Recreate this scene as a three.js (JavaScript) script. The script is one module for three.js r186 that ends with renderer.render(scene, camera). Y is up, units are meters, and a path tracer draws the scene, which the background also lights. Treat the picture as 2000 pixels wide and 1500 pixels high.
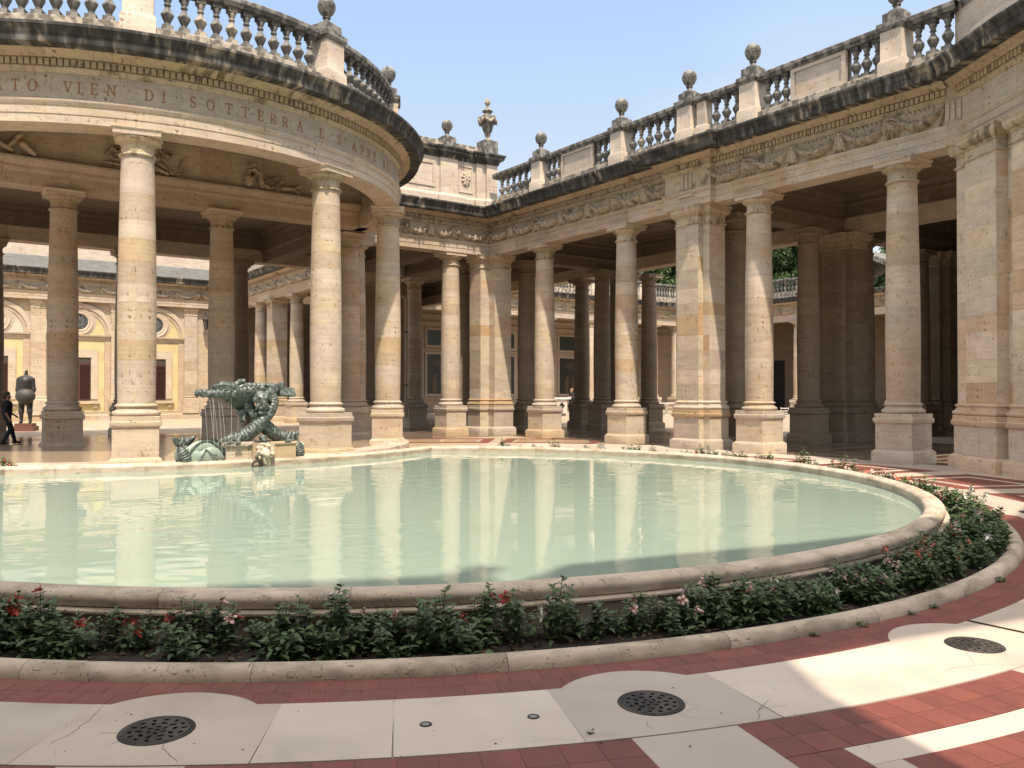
import * as THREE from 'three';
import { mergeGeometries, toCreasedNormals } from 'three/addons/utils/BufferGeometryUtils.js';
import { FontLoader } from 'three/addons/loaders/FontLoader.js';
import { TextGeometry } from 'three/addons/geometries/TextGeometry.js';
import { MarchingCubes } from 'three/addons/objects/MarchingCubes.js';

// ---------------------------------------------------------------- camera, sky, sun, exposure
const scene = new THREE.Scene();
const camera = new THREE.PerspectiveCamera(49.74, 4 / 3, 0.1, 900);
camera.position.set(0, 1.65, 0);
camera.rotation.x = 0.0111;
scene.add(camera);
const renderer = new THREE.WebGLRenderer({ antialias: true });
renderer.setSize(1024, 768);
renderer.toneMapping = THREE.LinearToneMapping;
renderer.toneMappingExposure = 1.47;
renderer.shadowMap.enabled = true;
const SUNDIR = new THREE.Vector3(0.263, 1.75, 0.965).normalize();
const sun = new THREE.DirectionalLight(new THREE.Color(1, 0.865, 0.70), 4.6);
sun.position.copy(SUNDIR).multiplyScalar(80).add(new THREE.Vector3(0, 0, -20));
sun.target.position.set(0, 0, -20);
sun.castShadow = true; sun.shadow.radius = 1.7; sun.shadow.mapSize.set(4096, 4096);
Object.assign(sun.shadow.camera, { left: -60, right: 60, top: 60, bottom: -60, near: 1, far: 220 });
scene.add(sun, sun.target);

// ---------------------------------------------------------------- random numbers and noise
function rngOf(seed) { let a = seed >>> 0; return () => { a = (a + 0x6D2B79F5) | 0; let t = Math.imul(a ^ (a >>> 15), 1 | a); t = (t + Math.imul(t ^ (t >>> 7), 61 | t)) ^ t; return ((t ^ (t >>> 14)) >>> 0) / 4294967296; }; }
const R = rngOf(77);
const rr = (a, b, r = R) => a + (b - a) * r();
const pick = (a, r = R) => a[Math.floor(r() * a.length)];
const clamp = (x, a, b) => Math.max(a, Math.min(b, x));
const sst = (a, b, x) => { const t = clamp((x - a) / (b - a), 0, 1); return t * t * (3 - 2 * t); };
const rad = d => d * Math.PI / 180;
function lattice(fx, fy, seed) {       // periodic value noise
  const r = rngOf(seed), L = new Float32Array(fx * fy);
  for (let i = 0; i < L.length; i++) L[i] = r();
  return (u, v) => {
    const x = u * fx, y = v * fy; let x0 = Math.floor(x), y0 = Math.floor(y); let tx = x - x0, ty = y - y0;
    tx = tx * tx * (3 - 2 * tx); ty = ty * ty * (3 - 2 * ty);
    x0 = ((x0 % fx) + fx) % fx; y0 = ((y0 % fy) + fy) % fy; const x1 = (x0 + 1) % fx, y1 = (y0 + 1) % fy;
    const a = L[y0 * fx + x0], b = L[y0 * fx + x1], c = L[y1 * fx + x0], d = L[y1 * fx + x1];
    return a + (b - a) * tx + (c - a + (a - b - c + d) * tx) * ty;
  };
}
function fbm(fx, fy, oct, seed) {
  const n = []; for (let i = 0; i < oct; i++) n.push(lattice(fx << i, fy << i, seed + i * 17));
  const tot = 2 - Math.pow(2, 1 - oct);
  return (u, v) => { let s = 0, a = 1; for (const f of n) { s += a * f(u, v); a *= 0.5; } return s / tot; };
}
const l2s = x => x <= 0.0031308 ? 12.92 * x : 1.055 * Math.pow(x, 1 / 2.4) - 0.055;
function tex(w, h, fn, rep, srgb = true) {     // fn(u, v) -> [r, g, b] linear 0..1
  const d = new Uint8Array(w * h * 4);
  for (let y = 0; y < h; y++) for (let x = 0; x < w; x++) {
    const c = fn((x + .5) / w, (y + .5) / h), i = (y * w + x) * 4;
    for (let k = 0; k < 3; k++) d[i + k] = Math.round(255 * clamp(srgb ? l2s(clamp(c[k], 0, 1)) : c[k], 0, 1));
    d[i + 3] = 255;
  }
  const t = new THREE.DataTexture(d, w, h, THREE.RGBAFormat);
  t.wrapS = t.wrapT = THREE.RepeatWrapping; t.magFilter = THREE.LinearFilter; t.minFilter = THREE.LinearMipmapLinearFilter; t.generateMipmaps = true;
  if (srgb) t.colorSpace = THREE.SRGBColorSpace;
  t.repeat.set(rep[0], rep[1]); t.needsUpdate = true;
  return t;
}
const g1 = x => [x, x, x];

// ---------------------------------------------------------------- the sky (a computed equirectangular picture of air and thin cloud)
{
  const w = 512, h = 256, d = new Float32Array(w * h * 4);
  const cl = fbm(6, 10, 5, 901), cl2 = fbm(12, 30, 4, 911);
  for (let y = 0; y < h; y++) for (let x = 0; x < w; x++) {
    const el = ((y + .5) / h - .5) * Math.PI, i = (y * w + x) * 4;
    const s = Math.sin(el);
    let c;
    if (s < 0) c = [0.22, 0.20, 0.17];
    else {
      const t = Math.pow(clamp(1 - s, 0, 1), 2.2), z = sst(.42, .9, s), ph = ((x + .5) / w - .5) * 6.28318, ce = Math.cos(el);
      const cosS = Math.cos(ph) * ce * SUNDIR.x + s * SUNDIR.y + Math.sin(ph) * ce * SUNDIR.z, au = Math.exp(-Math.acos(clamp(cosS, -1, 1)) / .42);
      c = [0.085 + 0.65 * t, 0.285 + 0.45 * t, 0.645];
      c = [c[0] + (1.05 - c[0]) * z, c[1] + (1.02 - c[1]) * z, c[2] + (1.0 - c[2]) * z];      // thin bright haze overhead
      c = [c[0] + 1.9 * au, c[1] + 1.72 * au, c[2] + 1.45 * au];                               // and round the sun
      const m = sst(.50, .78, cl((x + .5) / w, (y + .5) / h) * .65 + cl2((x + .5) / w, (y + .5) / h) * .35) * sst(.70, .2, s) * .95;
      c = [c[0] + (.56 - c[0]) * m, c[1] + (.60 - c[1]) * m, c[2] + (.66 - c[2]) * m];
    }
    d.set([c[0], c[1], c[2], 1], i);
  }
  const t = new THREE.DataTexture(d, w, h, THREE.RGBAFormat, THREE.FloatType);
  t.mapping = THREE.EquirectangularReflectionMapping; t.magFilter = t.minFilter = THREE.LinearFilter; t.wrapS = THREE.RepeatWrapping; t.needsUpdate = true;
  scene.background = t; scene.environment = t;
}

// ---------------------------------------------------------------- materials
const nA = fbm(3, 4, 5, 11), nB = fbm(6, 40, 3, 21), nC = lattice(150, 110, 31), nD = fbm(8, 8, 3, 41), nE = lattice(60, 34, 51), nF = fbm(24, 24, 3, 61), nG = lattice(300, 300, 71);
const nR = fbm(34, 2, 4, 77);
const pits = (u, v) => Math.max(sst(.80, .93, nC(u, v)) * sst(.46, .62, nD(u, v)), sst(.86, .95, nE(u, v)) * sst(.5, .62, nF(u, v)));
const TRAV = tex(1024, 1024, (u, v) => {
  const a = nA(u, v), b = nB(u + .01 * nF(u, v), v), p = pits(u, v), g = nG(u, v);
  let k = .80 + .34 * (a - .5) + .26 * (b - .5) + .07 * (g - .5);
  const st = sst(.58, .78, nD(u + .37, v + .11));
  const sp = sst(.70, .86, nE(u + .21, v + .4)) * sst(.55, .66, nA(v, u)), run = sst(.62, .78, nR(u, v)) * .12;
  k *= (1 - .34 * sp) * (1 - run);
  let c = [k, k * (.985 - .05 * st - .08 * sp), k * (.965 - .14 * st - .18 * sp)];
  return c.map((x, i) => x * (1 - p * [.52, .6, .68][i]));
}, [.5, .5]);
const TRAVB = tex(1024, 1024, (u, v) => g1(.75 - .7 * pits(u, v) + .12 * (nF(u, v) - .5) + .08 * (nG(u, v) - .5)), [.5, .5], false);
const wS = fbm(40, 2, 4, 101), wT = fbm(10, 3, 4, 111), wU = fbm(90, 5, 3, 121);
const DARKT = tex(1024, 256, (u, v) => {      // black crust with pale runs
  const s = sst(.56, .70, wS(u, v) * .55 + wT(u, v) * .45), q = wU(u, v);
  const d = .016 + .10 * q * q, l = .13 + .14 * q, k = d + (l - d) * s * .75;
  const e = sst(.57, .72, wT(u + .4, v) * .7 + wU(u, v) * .3);      // places where the crust has flaked off
  return [k * 1.02 + e * .20, k * .98 + e * .16, k * .90 + e * .11];
}, [.125, .5]);
const sA = fbm(4, 5, 5, 301), sB = fbm(30, 4, 3, 311);
const STAIN = tex(1024, 1024, (u, v) => {      // sheltered carving: brown soot and runs on travertine
  const d = sst(.50, .74, sA(u, v) * .6 + sB(u, v) * .4), p = pits(u, v), f = sst(.60, .78, nF(u, v)), k = (.90 + .3 * (nA(u, v) - .5) + .12 * (nG(u, v) - .5)) * (1 - .62 * d) * (1 - .25 * f);
  return [k, k * (1 - .04 * d), k * (1 - .12 * d)].map(x => x * (1 - .6 * p));
}, [.5, .5]);
const gA = fbm(14, 10, 5, 131), gB = fbm(40, 40, 3, 141);
const GREYT = tex(512, 512, (u, v) => { const s = sst(.36, .66, gA(u, v)), q = gB(u, v); const k = .075 + .135 * s + .10 * (q - .5); return [k * 1.05, k * .98, k * .88]; }, [.7, .7]);
const mA = fbm(4, 4, 5, 151), mB = fbm(3, 9, 4, 161), mC = lattice(200, 200, 171), mD = fbm(2, 2, 3, 175);
const MARB = tex(1024, 1024, (u, v) => {
  const a = mA(u, v), vein = 1 - sst(0, .035, Math.abs(mB(u + .12 * a, v + .1 * mD(u, v)) - .5));
  const st = sst(.52, .72, mD(u + .3, v + .6) * .55 + mA(v, u) * .45);
  const k = .88 + .2 * (a - .5) - .20 * st - .10 * vein * sst(.4, .7, mD(u, v)) - .22 * sst(.88, .97, mC(u, v)) * sst(.48, .66, a);
  return [k, k * (.975 + .05 * (a - .5)), k * (.955 + .06 * (a - .5))];
}, [.45, .45]);
const tA = fbm(5, 5, 5, 181), tB = lattice(256, 256, 191);
const REDT = tex(512, 512, (u, v) => { const k = .86 + .34 * (tA(u, v) - .5) + .22 * (tB(u, v) - .5) - .14 * sst(.6, .72, tA(v, u)); return [k, k * (.96 + .16 * (tA(v, u) - .5)), k * .95]; }, [.8, .8]);
const kA = fbm(40, 3, 4, 201), kB = fbm(6, 4, 4, 211);
const COPT = tex(1024, 512, (u, v) => {       // coping and kerb: damp grime low down, pits
  const g = sst(.42, .7, nA(u, v * 2) * .6 + nD(u, v) * .4), p = pits(u, v);
  let k = .84 - .34 * g + .26 * (nF(u, v) - .5) + .12 * (nG(u, v) - .5);
  return [k, k * .96, k * (.93 - .05 * g)].map((x, i) => x * (1 - p * .55));
}, [.5, 1]);
const WAVEB = (() => {
  const r = rngOf(5), W = [];
  for (let i = 0; i < 46; i++) { const fx = Math.round(rr(-16, 16, r)), fy = Math.round(rr(5, 34, r)); W.push([fx, fy, rr(0, 6.28, r), 1 / Math.pow(Math.hypot(fx, fy), 1.05)]); }
  const q = fbm(3, 3, 3, 221);
  return tex(1024, 1024, (u, v) => { let s = 0; for (const [a, b, p, m] of W) s += m * Math.sin(6.28318 * (a * u + b * v) + p); return g1(.5 + .34 * s * (.25 + 1.5 * sst(.35, .7, q(u, v)))); }, [.16, .16], false);
})();
const SOILT = tex(512, 512, (u, v) => { const a = nF(u, v), b = nG(u, v); const k = .012 + .03 * a * a + .05 * sst(.8, .96, b); return [k * 1.2, k * .9, k * .62]; }, [1, 1]);
const BRZ = tex(512, 512, (u, v) => { const s = sst(.46, .72, nF(u, v) * .65 + nG(u, v) * .35); const d = [.060, .068, .062], l = [.21, .26, .23]; return d.map((x, i) => x + (l[i] - x) * s); }, [1, 1]);

const M = {};
const std = (o) => new THREE.MeshStandardMaterial(o);
const lin = (r, g, b) => new THREE.Color().setRGB(r, g, b);
const stoneM = (r, g, b, rough = .8) => std({ color: lin(r, g, b), map: TRAV, bumpMap: TRAVB, bumpScale: .006, roughness: rough });
M.stones = [[.53, .43, .325], [.57, .475, .375], [.50, .395, .292], [.55, .45, .345], [.52, .44, .36], [.48, .38, .282], [.49, .37, .242]].map(c => stoneM(...c));
M.pale = M.stones[1];
M.inner = [[.30, .232, .160], [.33, .26, .185], [.285, .218, .150], [.31, .245, .175]].map(c => stoneM(...c));     // darker, browner copies for roofed columns and piers; interior shade put into the colour
const stainM = (r, g, b) => std({ color: lin(r, g, b), map: STAIN, bumpMap: TRAVB, bumpScale: .006, roughness: .85 });
M.tan = [[.46, .365, .245], [.50, .40, .275], [.43, .345, .235], [.48, .385, .27]].map(c => stainM(...c));   // stained bed mouldings and friezes
M.relief = [[.46, .37, .265], [.50, .41, .30]].map(c => stainM(...c));
M.variedLit = [[.72, .60, .48], [.68, .56, .42], [.58, .42, .26], [.60, .51, .40], [.66, .50, .36], [.66, .55, .44], [.70, .60, .46]].map(c => stoneM(...c));  // paler, warmer copies of varied; extra light on the end pier set by colour
M.varied = [[.60, .51, .42], [.55, .46, .36], [.49, .355, .22], [.46, .395, .32], [.56, .43, .31], [.51, .43, .345], [.57, .49, .37]].map(c => stoneM(...c));
M.shadowed = [[.185, .135, .09], [.215, .16, .108]].map(c => stoneM(...c));     // ceilings, beams and inner walls, with their shade mixed into the stone colour
M.dark = std({ map: DARKT, bumpMap: DARKT, bumpScale: .01, roughness: .9 });
M.grey = std({ map: GREYT, bumpMap: GREYT, bumpScale: .006, roughness: .9, color: lin(1, 1, 1) });
M.greyPale = std({ map: GREYT, bumpMap: GREYT, bumpScale: .006, roughness: .9, color: lin(1.9, 1.75, 1.55) });
M.ped = [[.60, .51, .42], [.56, .475, .39]].map(c => stoneM(...c));
M.marbles = [[.55, .465, .385], [.63, .545, .46], [.50, .43, .365], [.58, .49, .405]].map(c => std({ color: lin(...c), map: MARB, roughness: .5 }));
M.reds = [[.188, .054, .036], [.196, .057, .038], [.178, .051, .035], [.200, .060, .040]].map(c => std({ color: lin(...c), map: REDT, bumpMap: REDT, bumpScale: .002, roughness: .62 }));
M.tanSlab = std({ color: lin(.36, .25, .16), map: MARB, roughness: .4 });
M.grout = std({ color: lin(.16, .10, .075), roughness: .95, map: MARB });
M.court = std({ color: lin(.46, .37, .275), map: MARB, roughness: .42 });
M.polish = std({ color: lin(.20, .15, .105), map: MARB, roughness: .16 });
M.portico = std({ color: lin(.40, .31, .22), map: MARB, roughness: .18 });
M.polishDark = std({ color: lin(.12, .065, .045), map: MARB, roughness: .15 });
M.polishPale = std({ color: lin(.36, .29, .22), map: MARB, roughness: .16 });
M.coping = [[.60, .505, .405], [.64, .54, .44], [.57, .48, .385]].map(c => std({ color: lin(...c), map: COPT, bumpMap: TRAVB, bumpScale: .008, roughness: .8 }));
M.damp = std({ color: lin(.26, .23, .20), map: COPT, bumpMap: TRAVB, bumpScale: .004, roughness: .7 });
M.water = new THREE.MeshPhysicalMaterial({ color: lin(.252, .326, .264), roughness: .02, ior: 1.34, bumpMap: WAVEB, bumpScale: .0055 });
M.soil = std({ map: SOILT, bumpMap: SOILT, bumpScale: .02, roughness: 1 });
M.bronze = std({ map: BRZ, bumpMap: BRZ, bumpScale: .004, roughness: .5, metalness: .35 });
M.bronzeDark = std({ color: lin(.045, .045, .042), roughness: .5, metalness: .4, bumpMap: GREYT, bumpScale: .004 });
M.patina = std({ color: lin(.36, .47, .40), roughness: .6, map: MARB, metalness: .1 });
M.yellow = std({ color: lin(.62, .51, .28), roughness: .9, map: MARB });
M.plaster = std({ color: lin(.60, .53, .43), roughness: .9, map: MARB });
M.shutter = std({ color: lin(.075, .028, .022), roughness: .6 });
M.iron = std({ color: lin(.30, .27, .24), map: GREYT, roughness: .6, metalness: .25, bumpMap: GREYT, bumpScale: .004 });
M.black = std({ color: lin(.012, .012, .012), roughness: .9 });
M.glass = new THREE.MeshPhysicalMaterial({ color: lin(.055, .065, .062), roughness: .35 });
M.lead = std({ color: lin(.25, .26, .26), roughness: .6, metalness: .3 });
M.slate = stoneM(.30, .30, .29);
M.vault = [[.40, .325, .235], [.44, .355, .26]].map(c => stoneM(...c));
M.letter = std({ color: lin(.25, .115, .048), roughness: .85 });
M.leaf = [[.034, .062, .016], [.046, .084, .022], [.030, .056, .018], [.058, .100, .028]].map(c => std({ color: lin(...c), roughness: .58, side: THREE.DoubleSide }));
M.stem = std({ color: lin(.05, .07, .03), roughness: .7 });
M.fPink = std({ color: lin(.80, .52, .47), roughness: .6, side: THREE.DoubleSide });
M.fWhite = std({ color: lin(.80, .76, .70), roughness: .6, side: THREE.DoubleSide });
M.fRed = std({ color: lin(.42, .055, .035), roughness: .55, side: THREE.DoubleSide });
M.fCoral = std({ color: lin(.62, .14, .10), roughness: .55, side: THREE.DoubleSide });
M.fEye = std({ color: lin(.62, .10, .07), roughness: .6, side: THREE.DoubleSide });
M.drop = new THREE.MeshPhysicalMaterial({ color: lin(1, 1, 1), roughness: .05, transmission: .7, thickness: 0, ior: 1.33 });
M.skin = std({ color: lin(.42, .24, .16), roughness: .6 });
M.cloth = std({ color: lin(.018, .018, .022), roughness: .9 });
M.hair = std({ color: lin(.22, .13, .06), roughness: .7 });
M.white = std({ color: lin(.72, .70, .66), roughness: .5 });
M.darkwood = std({ color: lin(.05, .035, .025), roughness: .6 });

// ---------------------------------------------------------------- building blocks
const names = {};
function uniq(n) { const k = names[n] = (names[n] ?? -1) + 1; return k ? `${n}_${String(k).padStart(3, '0')}` : n; }
function shadows(o) { o.traverse(m => { if (m.isMesh) { m.castShadow = true; m.receiveShadow = true; } }); return o; }
function thing(name, label, category, pos = [0, 0, 0], turn = 0, group) {
  const o = new THREE.Group(); o.name = uniq(name); o.position.set(...pos); o.rotation.y = turn;
  o.userData = { label, category }; if (group) o.userData.group = group;
  scene.add(o); return o;
}
function structure(name, pos = [0, 0, 0], turn = 0) { const o = new THREE.Group(); o.name = uniq(name); o.position.set(...pos); o.rotation.y = turn; o.userData = { kind: 'structure' }; scene.add(o); return o; }
function part(name, geo, mat, parent, stuff) { const m = new THREE.Mesh(geo, mat); m.name = name; m.castShadow = m.receiveShadow = true; if (stuff) m.userData.kind = 'stuff'; parent.add(m); return m; }
function grp(name, parent) { const g = new THREE.Group(); g.name = name; parent.add(g); return g; }
function merge(list) { return mergeGeometries(list.map(g => { const q = g.index ? g.toNonIndexed() : g; for (const k of Object.keys(q.attributes)) if (!['position', 'normal', 'uv'].includes(k)) q.deleteAttribute(k); return q; })); }
function shiftUV(g, r = R) { const a = rr(0, 7, r), b = rr(0, 7, r), uv = g.attributes.uv; for (let i = 0; i < uv.count; i++) uv.setXY(i, uv.getX(i) + a, uv.getY(i) + b); return g; }
function bx(w, h, d, x = 0, y = 0, z = 0) {     // box with uv in metres
  const g = new THREE.BoxGeometry(w, h, d), uv = g.attributes.uv, S = [[d, h], [d, h], [w, d], [w, d], [w, h], [w, h]];
  const a = rr(0, 7), b = rr(0, 7);
  for (let f = 0; f < 6; f++) for (let k = 0; k < 4; k++) { const i = f * 4 + k; uv.setXY(i, uv.getX(i) * S[f][0] + a, uv.getY(i) * S[f][1] + b); }
  return g.translate(x, y, z);
}
function bbx(x0, x1, y0, y1, z0, z1) { return bx(x1 - x0, y1 - y0, z1 - z0, (x0 + x1) / 2, (y0 + y1) / 2, (z0 + z1) / 2); }
// a path on the ground plan; its outward side is (-dz, dx)
class Path {
  constructor(pts, closed = false) {
    this.closed = closed; this.p = pts; const n = pts.length; this.seg = []; this.s = [0];
    const ns = closed ? n : n - 1;
    for (let i = 0; i < ns; i++) { const a = pts[i], b = pts[(i + 1) % n], dx = b[0] - a[0], dz = b[1] - a[1], l = Math.hypot(dx, dz); this.seg.push([dx / l, dz / l, l]); this.s.push(this.s[i] + l); }
    this.len = this.s[ns];
    this.v = pts.map((q, i) => {
      const A = i > 0 ? this.seg[i - 1] : closed ? this.seg[ns - 1] : null, B = i < ns ? this.seg[i] : null;
      const a = A || B, b = B || A; let nx = -a[1] - b[1], nz = a[0] + b[0]; const l = Math.hypot(nx, nz); nx /= l; nz /= l;
      return { x: q[0], z: q[1], nx, nz, k: 1 / Math.max(.25, nx * -a[1] + nz * a[0]) };
    });
  }
  at(s) { const ns = this.seg.length; let i = 0; while (i < ns - 1 && this.s[i + 1] < s) i++; const t = s - this.s[i], g = this.seg[i], q = this.p[i]; return { x: q[0] + g[0] * t, z: q[1] + g[1] * t, nx: -g[1], nz: g[0], k: 1 }; }
  sub(s0, s1) { const o = [this.at(s0 + 1e-4)]; for (let i = 0; i < this.v.length; i++) if (this.s[i] > s0 + .02 && this.s[i] < s1 - .02) o.push(this.v[i]); o.push(this.at(s1 - 1e-4)); 
    for (let i = 0; i < this.v.length; i++) { if (Math.abs(this.s[i] - s0) <= .02) o[0] = this.v[i]; if (Math.abs(this.s[i] - s1) <= .02) o[o.length - 1] = this.v[i]; } return o; }
  all() { return this.closed ? [...this.v, this.v[0]] : this.v; }
}
function sweep(prof, P, ang = .6) {             // prof: [[out, y], ...]
  const n = P.length, m = prof.length, pos = [], uv = [], idx = []; let u = 0; const vs = [0];
  for (let j = 1; j < m; j++) vs.push(vs[j - 1] + Math.hypot(prof[j][0] - prof[j - 1][0], prof[j][1] - prof[j - 1][1]));
  const a = rr(0, 7), b = rr(0, 7);
  for (let i = 0; i < n; i++) {
    const q = P[i]; if (i) u += Math.hypot(q.x - P[i - 1].x, q.z - P[i - 1].z);
    for (let j = 0; j < m; j++) { const o = prof[j][0] * q.k; pos.push(q.x + q.nx * o, prof[j][1], q.z + q.nz * o); uv.push(u + a, vs[j] + b); }
  }
  for (let i = 0; i < n - 1; i++) for (let j = 0; j < m - 1; j++) { const k = i * m + j; idx.push(k, k + m, k + 1, k + 1, k + m, k + m + 1); }
  const g = new THREE.BufferGeometry();
  g.setAttribute('position', new THREE.Float32BufferAttribute(pos, 3)); g.setAttribute('uv', new THREE.Float32BufferAttribute(uv, 2)); g.setIndex(idx); g.computeVertexNormals();
  return toCreasedNormals(g, ang);
}
const rectPath = (x0, x1, z0, z1) => new Path([[x0, z0], [x0, z1], [x1, z1], [x1, z0]], true);
const arcPath = (cx, cz, r, a0, a1, n, closed) => new Path(Array.from({ length: n + (closed ? 0 : 1) }, (_, i) => { const a = rad(a0 + (a1 - a0) * i / n); return [cx + r * Math.cos(a), cz + r * Math.sin(a)]; }), closed);
function lathe(pr, seg = 28, ang = .6) {        // pr: [[radius, y], ...], uv in metres
  const g = new THREE.LatheGeometry(pr.map(q => new THREE.Vector2(q[0], q[1])), seg), uv = g.attributes.uv, n = pr.length, vs = [0]; let rm = 0;
  for (let j = 1; j < n; j++) vs.push(vs[j - 1] + Math.hypot(pr[j][0] - pr[j - 1][0], pr[j][1] - pr[j - 1][1]));
  for (const q of pr) rm = Math.max(rm, q[0]);
  const a = rr(0, 7), b = rr(0, 7);
  for (let i = 0; i < uv.count; i++) uv.setXY(i, uv.getX(i) * 6.283 * rm + a, vs[i % n] + b);
  return toCreasedNormals(g, ang);
}
function arcPts(cx, cy, r, a0, a1, n) { return Array.from({ length: n + 1 }, (_, i) => { const a = rad(a0 + (a1 - a0) * i / n); return [cx + r * Math.cos(a), cy + r * Math.sin(a)]; }); }
function tube(pts, rad_, seg = 40, radial = 10, ridge = null) {   // pts Vector3 list, rad_(t)
  const c = new THREE.CatmullRomCurve3(pts), fr = c.computeFrenetFrames(seg), pos = [], uv = [], idx = [], L = c.getLength();
  for (let i = 0; i <= seg; i++) {
    const t = i / seg, p = c.getPointAt(t);
    for (let j = 0; j <= radial; j++) {
      const th = j / radial * 6.28318, r = rad_(t) * (ridge ? ridge(t, th, L) : 1), s = Math.sin(th), k = Math.cos(th), N = fr.normals[i], B = fr.binormals[i];
      pos.push(p.x + r * (k * N.x + s * B.x), p.y + r * (k * N.y + s * B.y), p.z + r * (k * N.z + s * B.z)); uv.push(t * L, th * r);
    }
  }
  const w = radial + 1;
  for (let i = 0; i < seg; i++) for (let j = 0; j < radial; j++) { const k = i * w + j; idx.push(k, k + 1, k + w, k + w, k + 1, k + w + 1); }
  for (const [i0, fl] of [[0, 0], [seg, 1]]) { const ci = pos.length / 3, p = c.getPointAt(i0 / seg); pos.push(p.x, p.y, p.z); uv.push(0, 0); for (let j = 0; j < radial; j++) { const k = i0 * w + j; fl ? idx.push(ci, k, k + 1) : idx.push(ci, k + 1, k); } }
  const g = new THREE.BufferGeometry(); g.setAttribute('position', new THREE.Float32BufferAttribute(pos, 3)); g.setAttribute('uv', new THREE.Float32BufferAttribute(uv, 2)); g.setIndex(idx); g.computeVertexNormals();
  return toCreasedNormals(g, .9);
}
const V = (x, y, z) => new THREE.Vector3(x, y, z);
// carved relief: a sheet raised by rounded strokes; the ground of the panel stays behind the wall face
function reliefGeo(w, h, strokes, nx, ny, tex_ = .012, seed = 1) {
  const nz_ = fbm(16, 8, 3, seed), pos = [], uv = [], idx = [], a = rr(0, 5), b = rr(0, 5);
  for (let j = 0; j <= ny; j++) for (let i = 0; i <= nx; i++) {
    const x = (i / nx - .5) * w, y = (j / ny - .5) * h; let hgt = -.012;
    for (const s of strokes) {
      const dx = s[2] - s[0], dy = s[3] - s[1], L2 = dx * dx + dy * dy, t = L2 ? clamp(((x - s[0]) * dx + (y - s[1]) * dy) / L2, 0, 1) : 0;
      const px = x - s[0] - dx * t, py = y - s[1] - dy * t, r = s[4] + (s[5] - s[4]) * t, d2 = px * px + py * py;
      if (d2 < r * r) { const v = Math.sqrt(1 - d2 / (r * r)) * (s[6] ?? r * .8); if (v > hgt) hgt = v + (s[7] ? .0 : 0); }
    }
    for (const s of strokes) if (s[7]) { const d2 = (x - s[0]) ** 2 + (y - s[1]) ** 2; if (d2 < s[4] * s[4]) hgt = Math.min(hgt, hgt - s[7] * (1 - d2 / (s[4] * s[4]))); }
    if (hgt > 0) hgt += tex_ * (nz_(i / nx, j / ny) - .5) * 2;
    pos.push(x, y, hgt); uv.push(x + a, y + b);
  }
  const m = nx + 1;
  for (let j = 0; j < ny; j++) for (let i = 0; i < nx; i++) { const k = j * m + i; if (Math.max(pos[k * 3 + 2], pos[(k + 1) * 3 + 2], pos[(k + m) * 3 + 2], pos[(k + m + 1) * 3 + 2]) > -.011) idx.push(k, k + 1, k + m, k + m, k + 1, k + m + 1); }
  const g = new THREE.BufferGeometry(); g.setAttribute('position', new THREE.Float32BufferAttribute(pos, 3)); g.setAttribute('uv', new THREE.Float32BufferAttribute(uv, 2)); g.setIndex(idx); g.computeVertexNormals();
  return g;
}
function curl(cx, cy, r0, r1, a0, turns, th0, th1, n = 14) { const o = []; let p = null; for (let i = 0; i <= n; i++) { const t = i / n, a = a0 + turns * 6.283 * t, r = r0 + (r1 - r0) * t, q = [cx + r * Math.cos(a), cy + r * Math.sin(a)]; if (p) o.push([...p, ...q, th0 + (th1 - th0) * t, th0 + (th1 - th0) * t]); p = q; } return o; }
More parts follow.
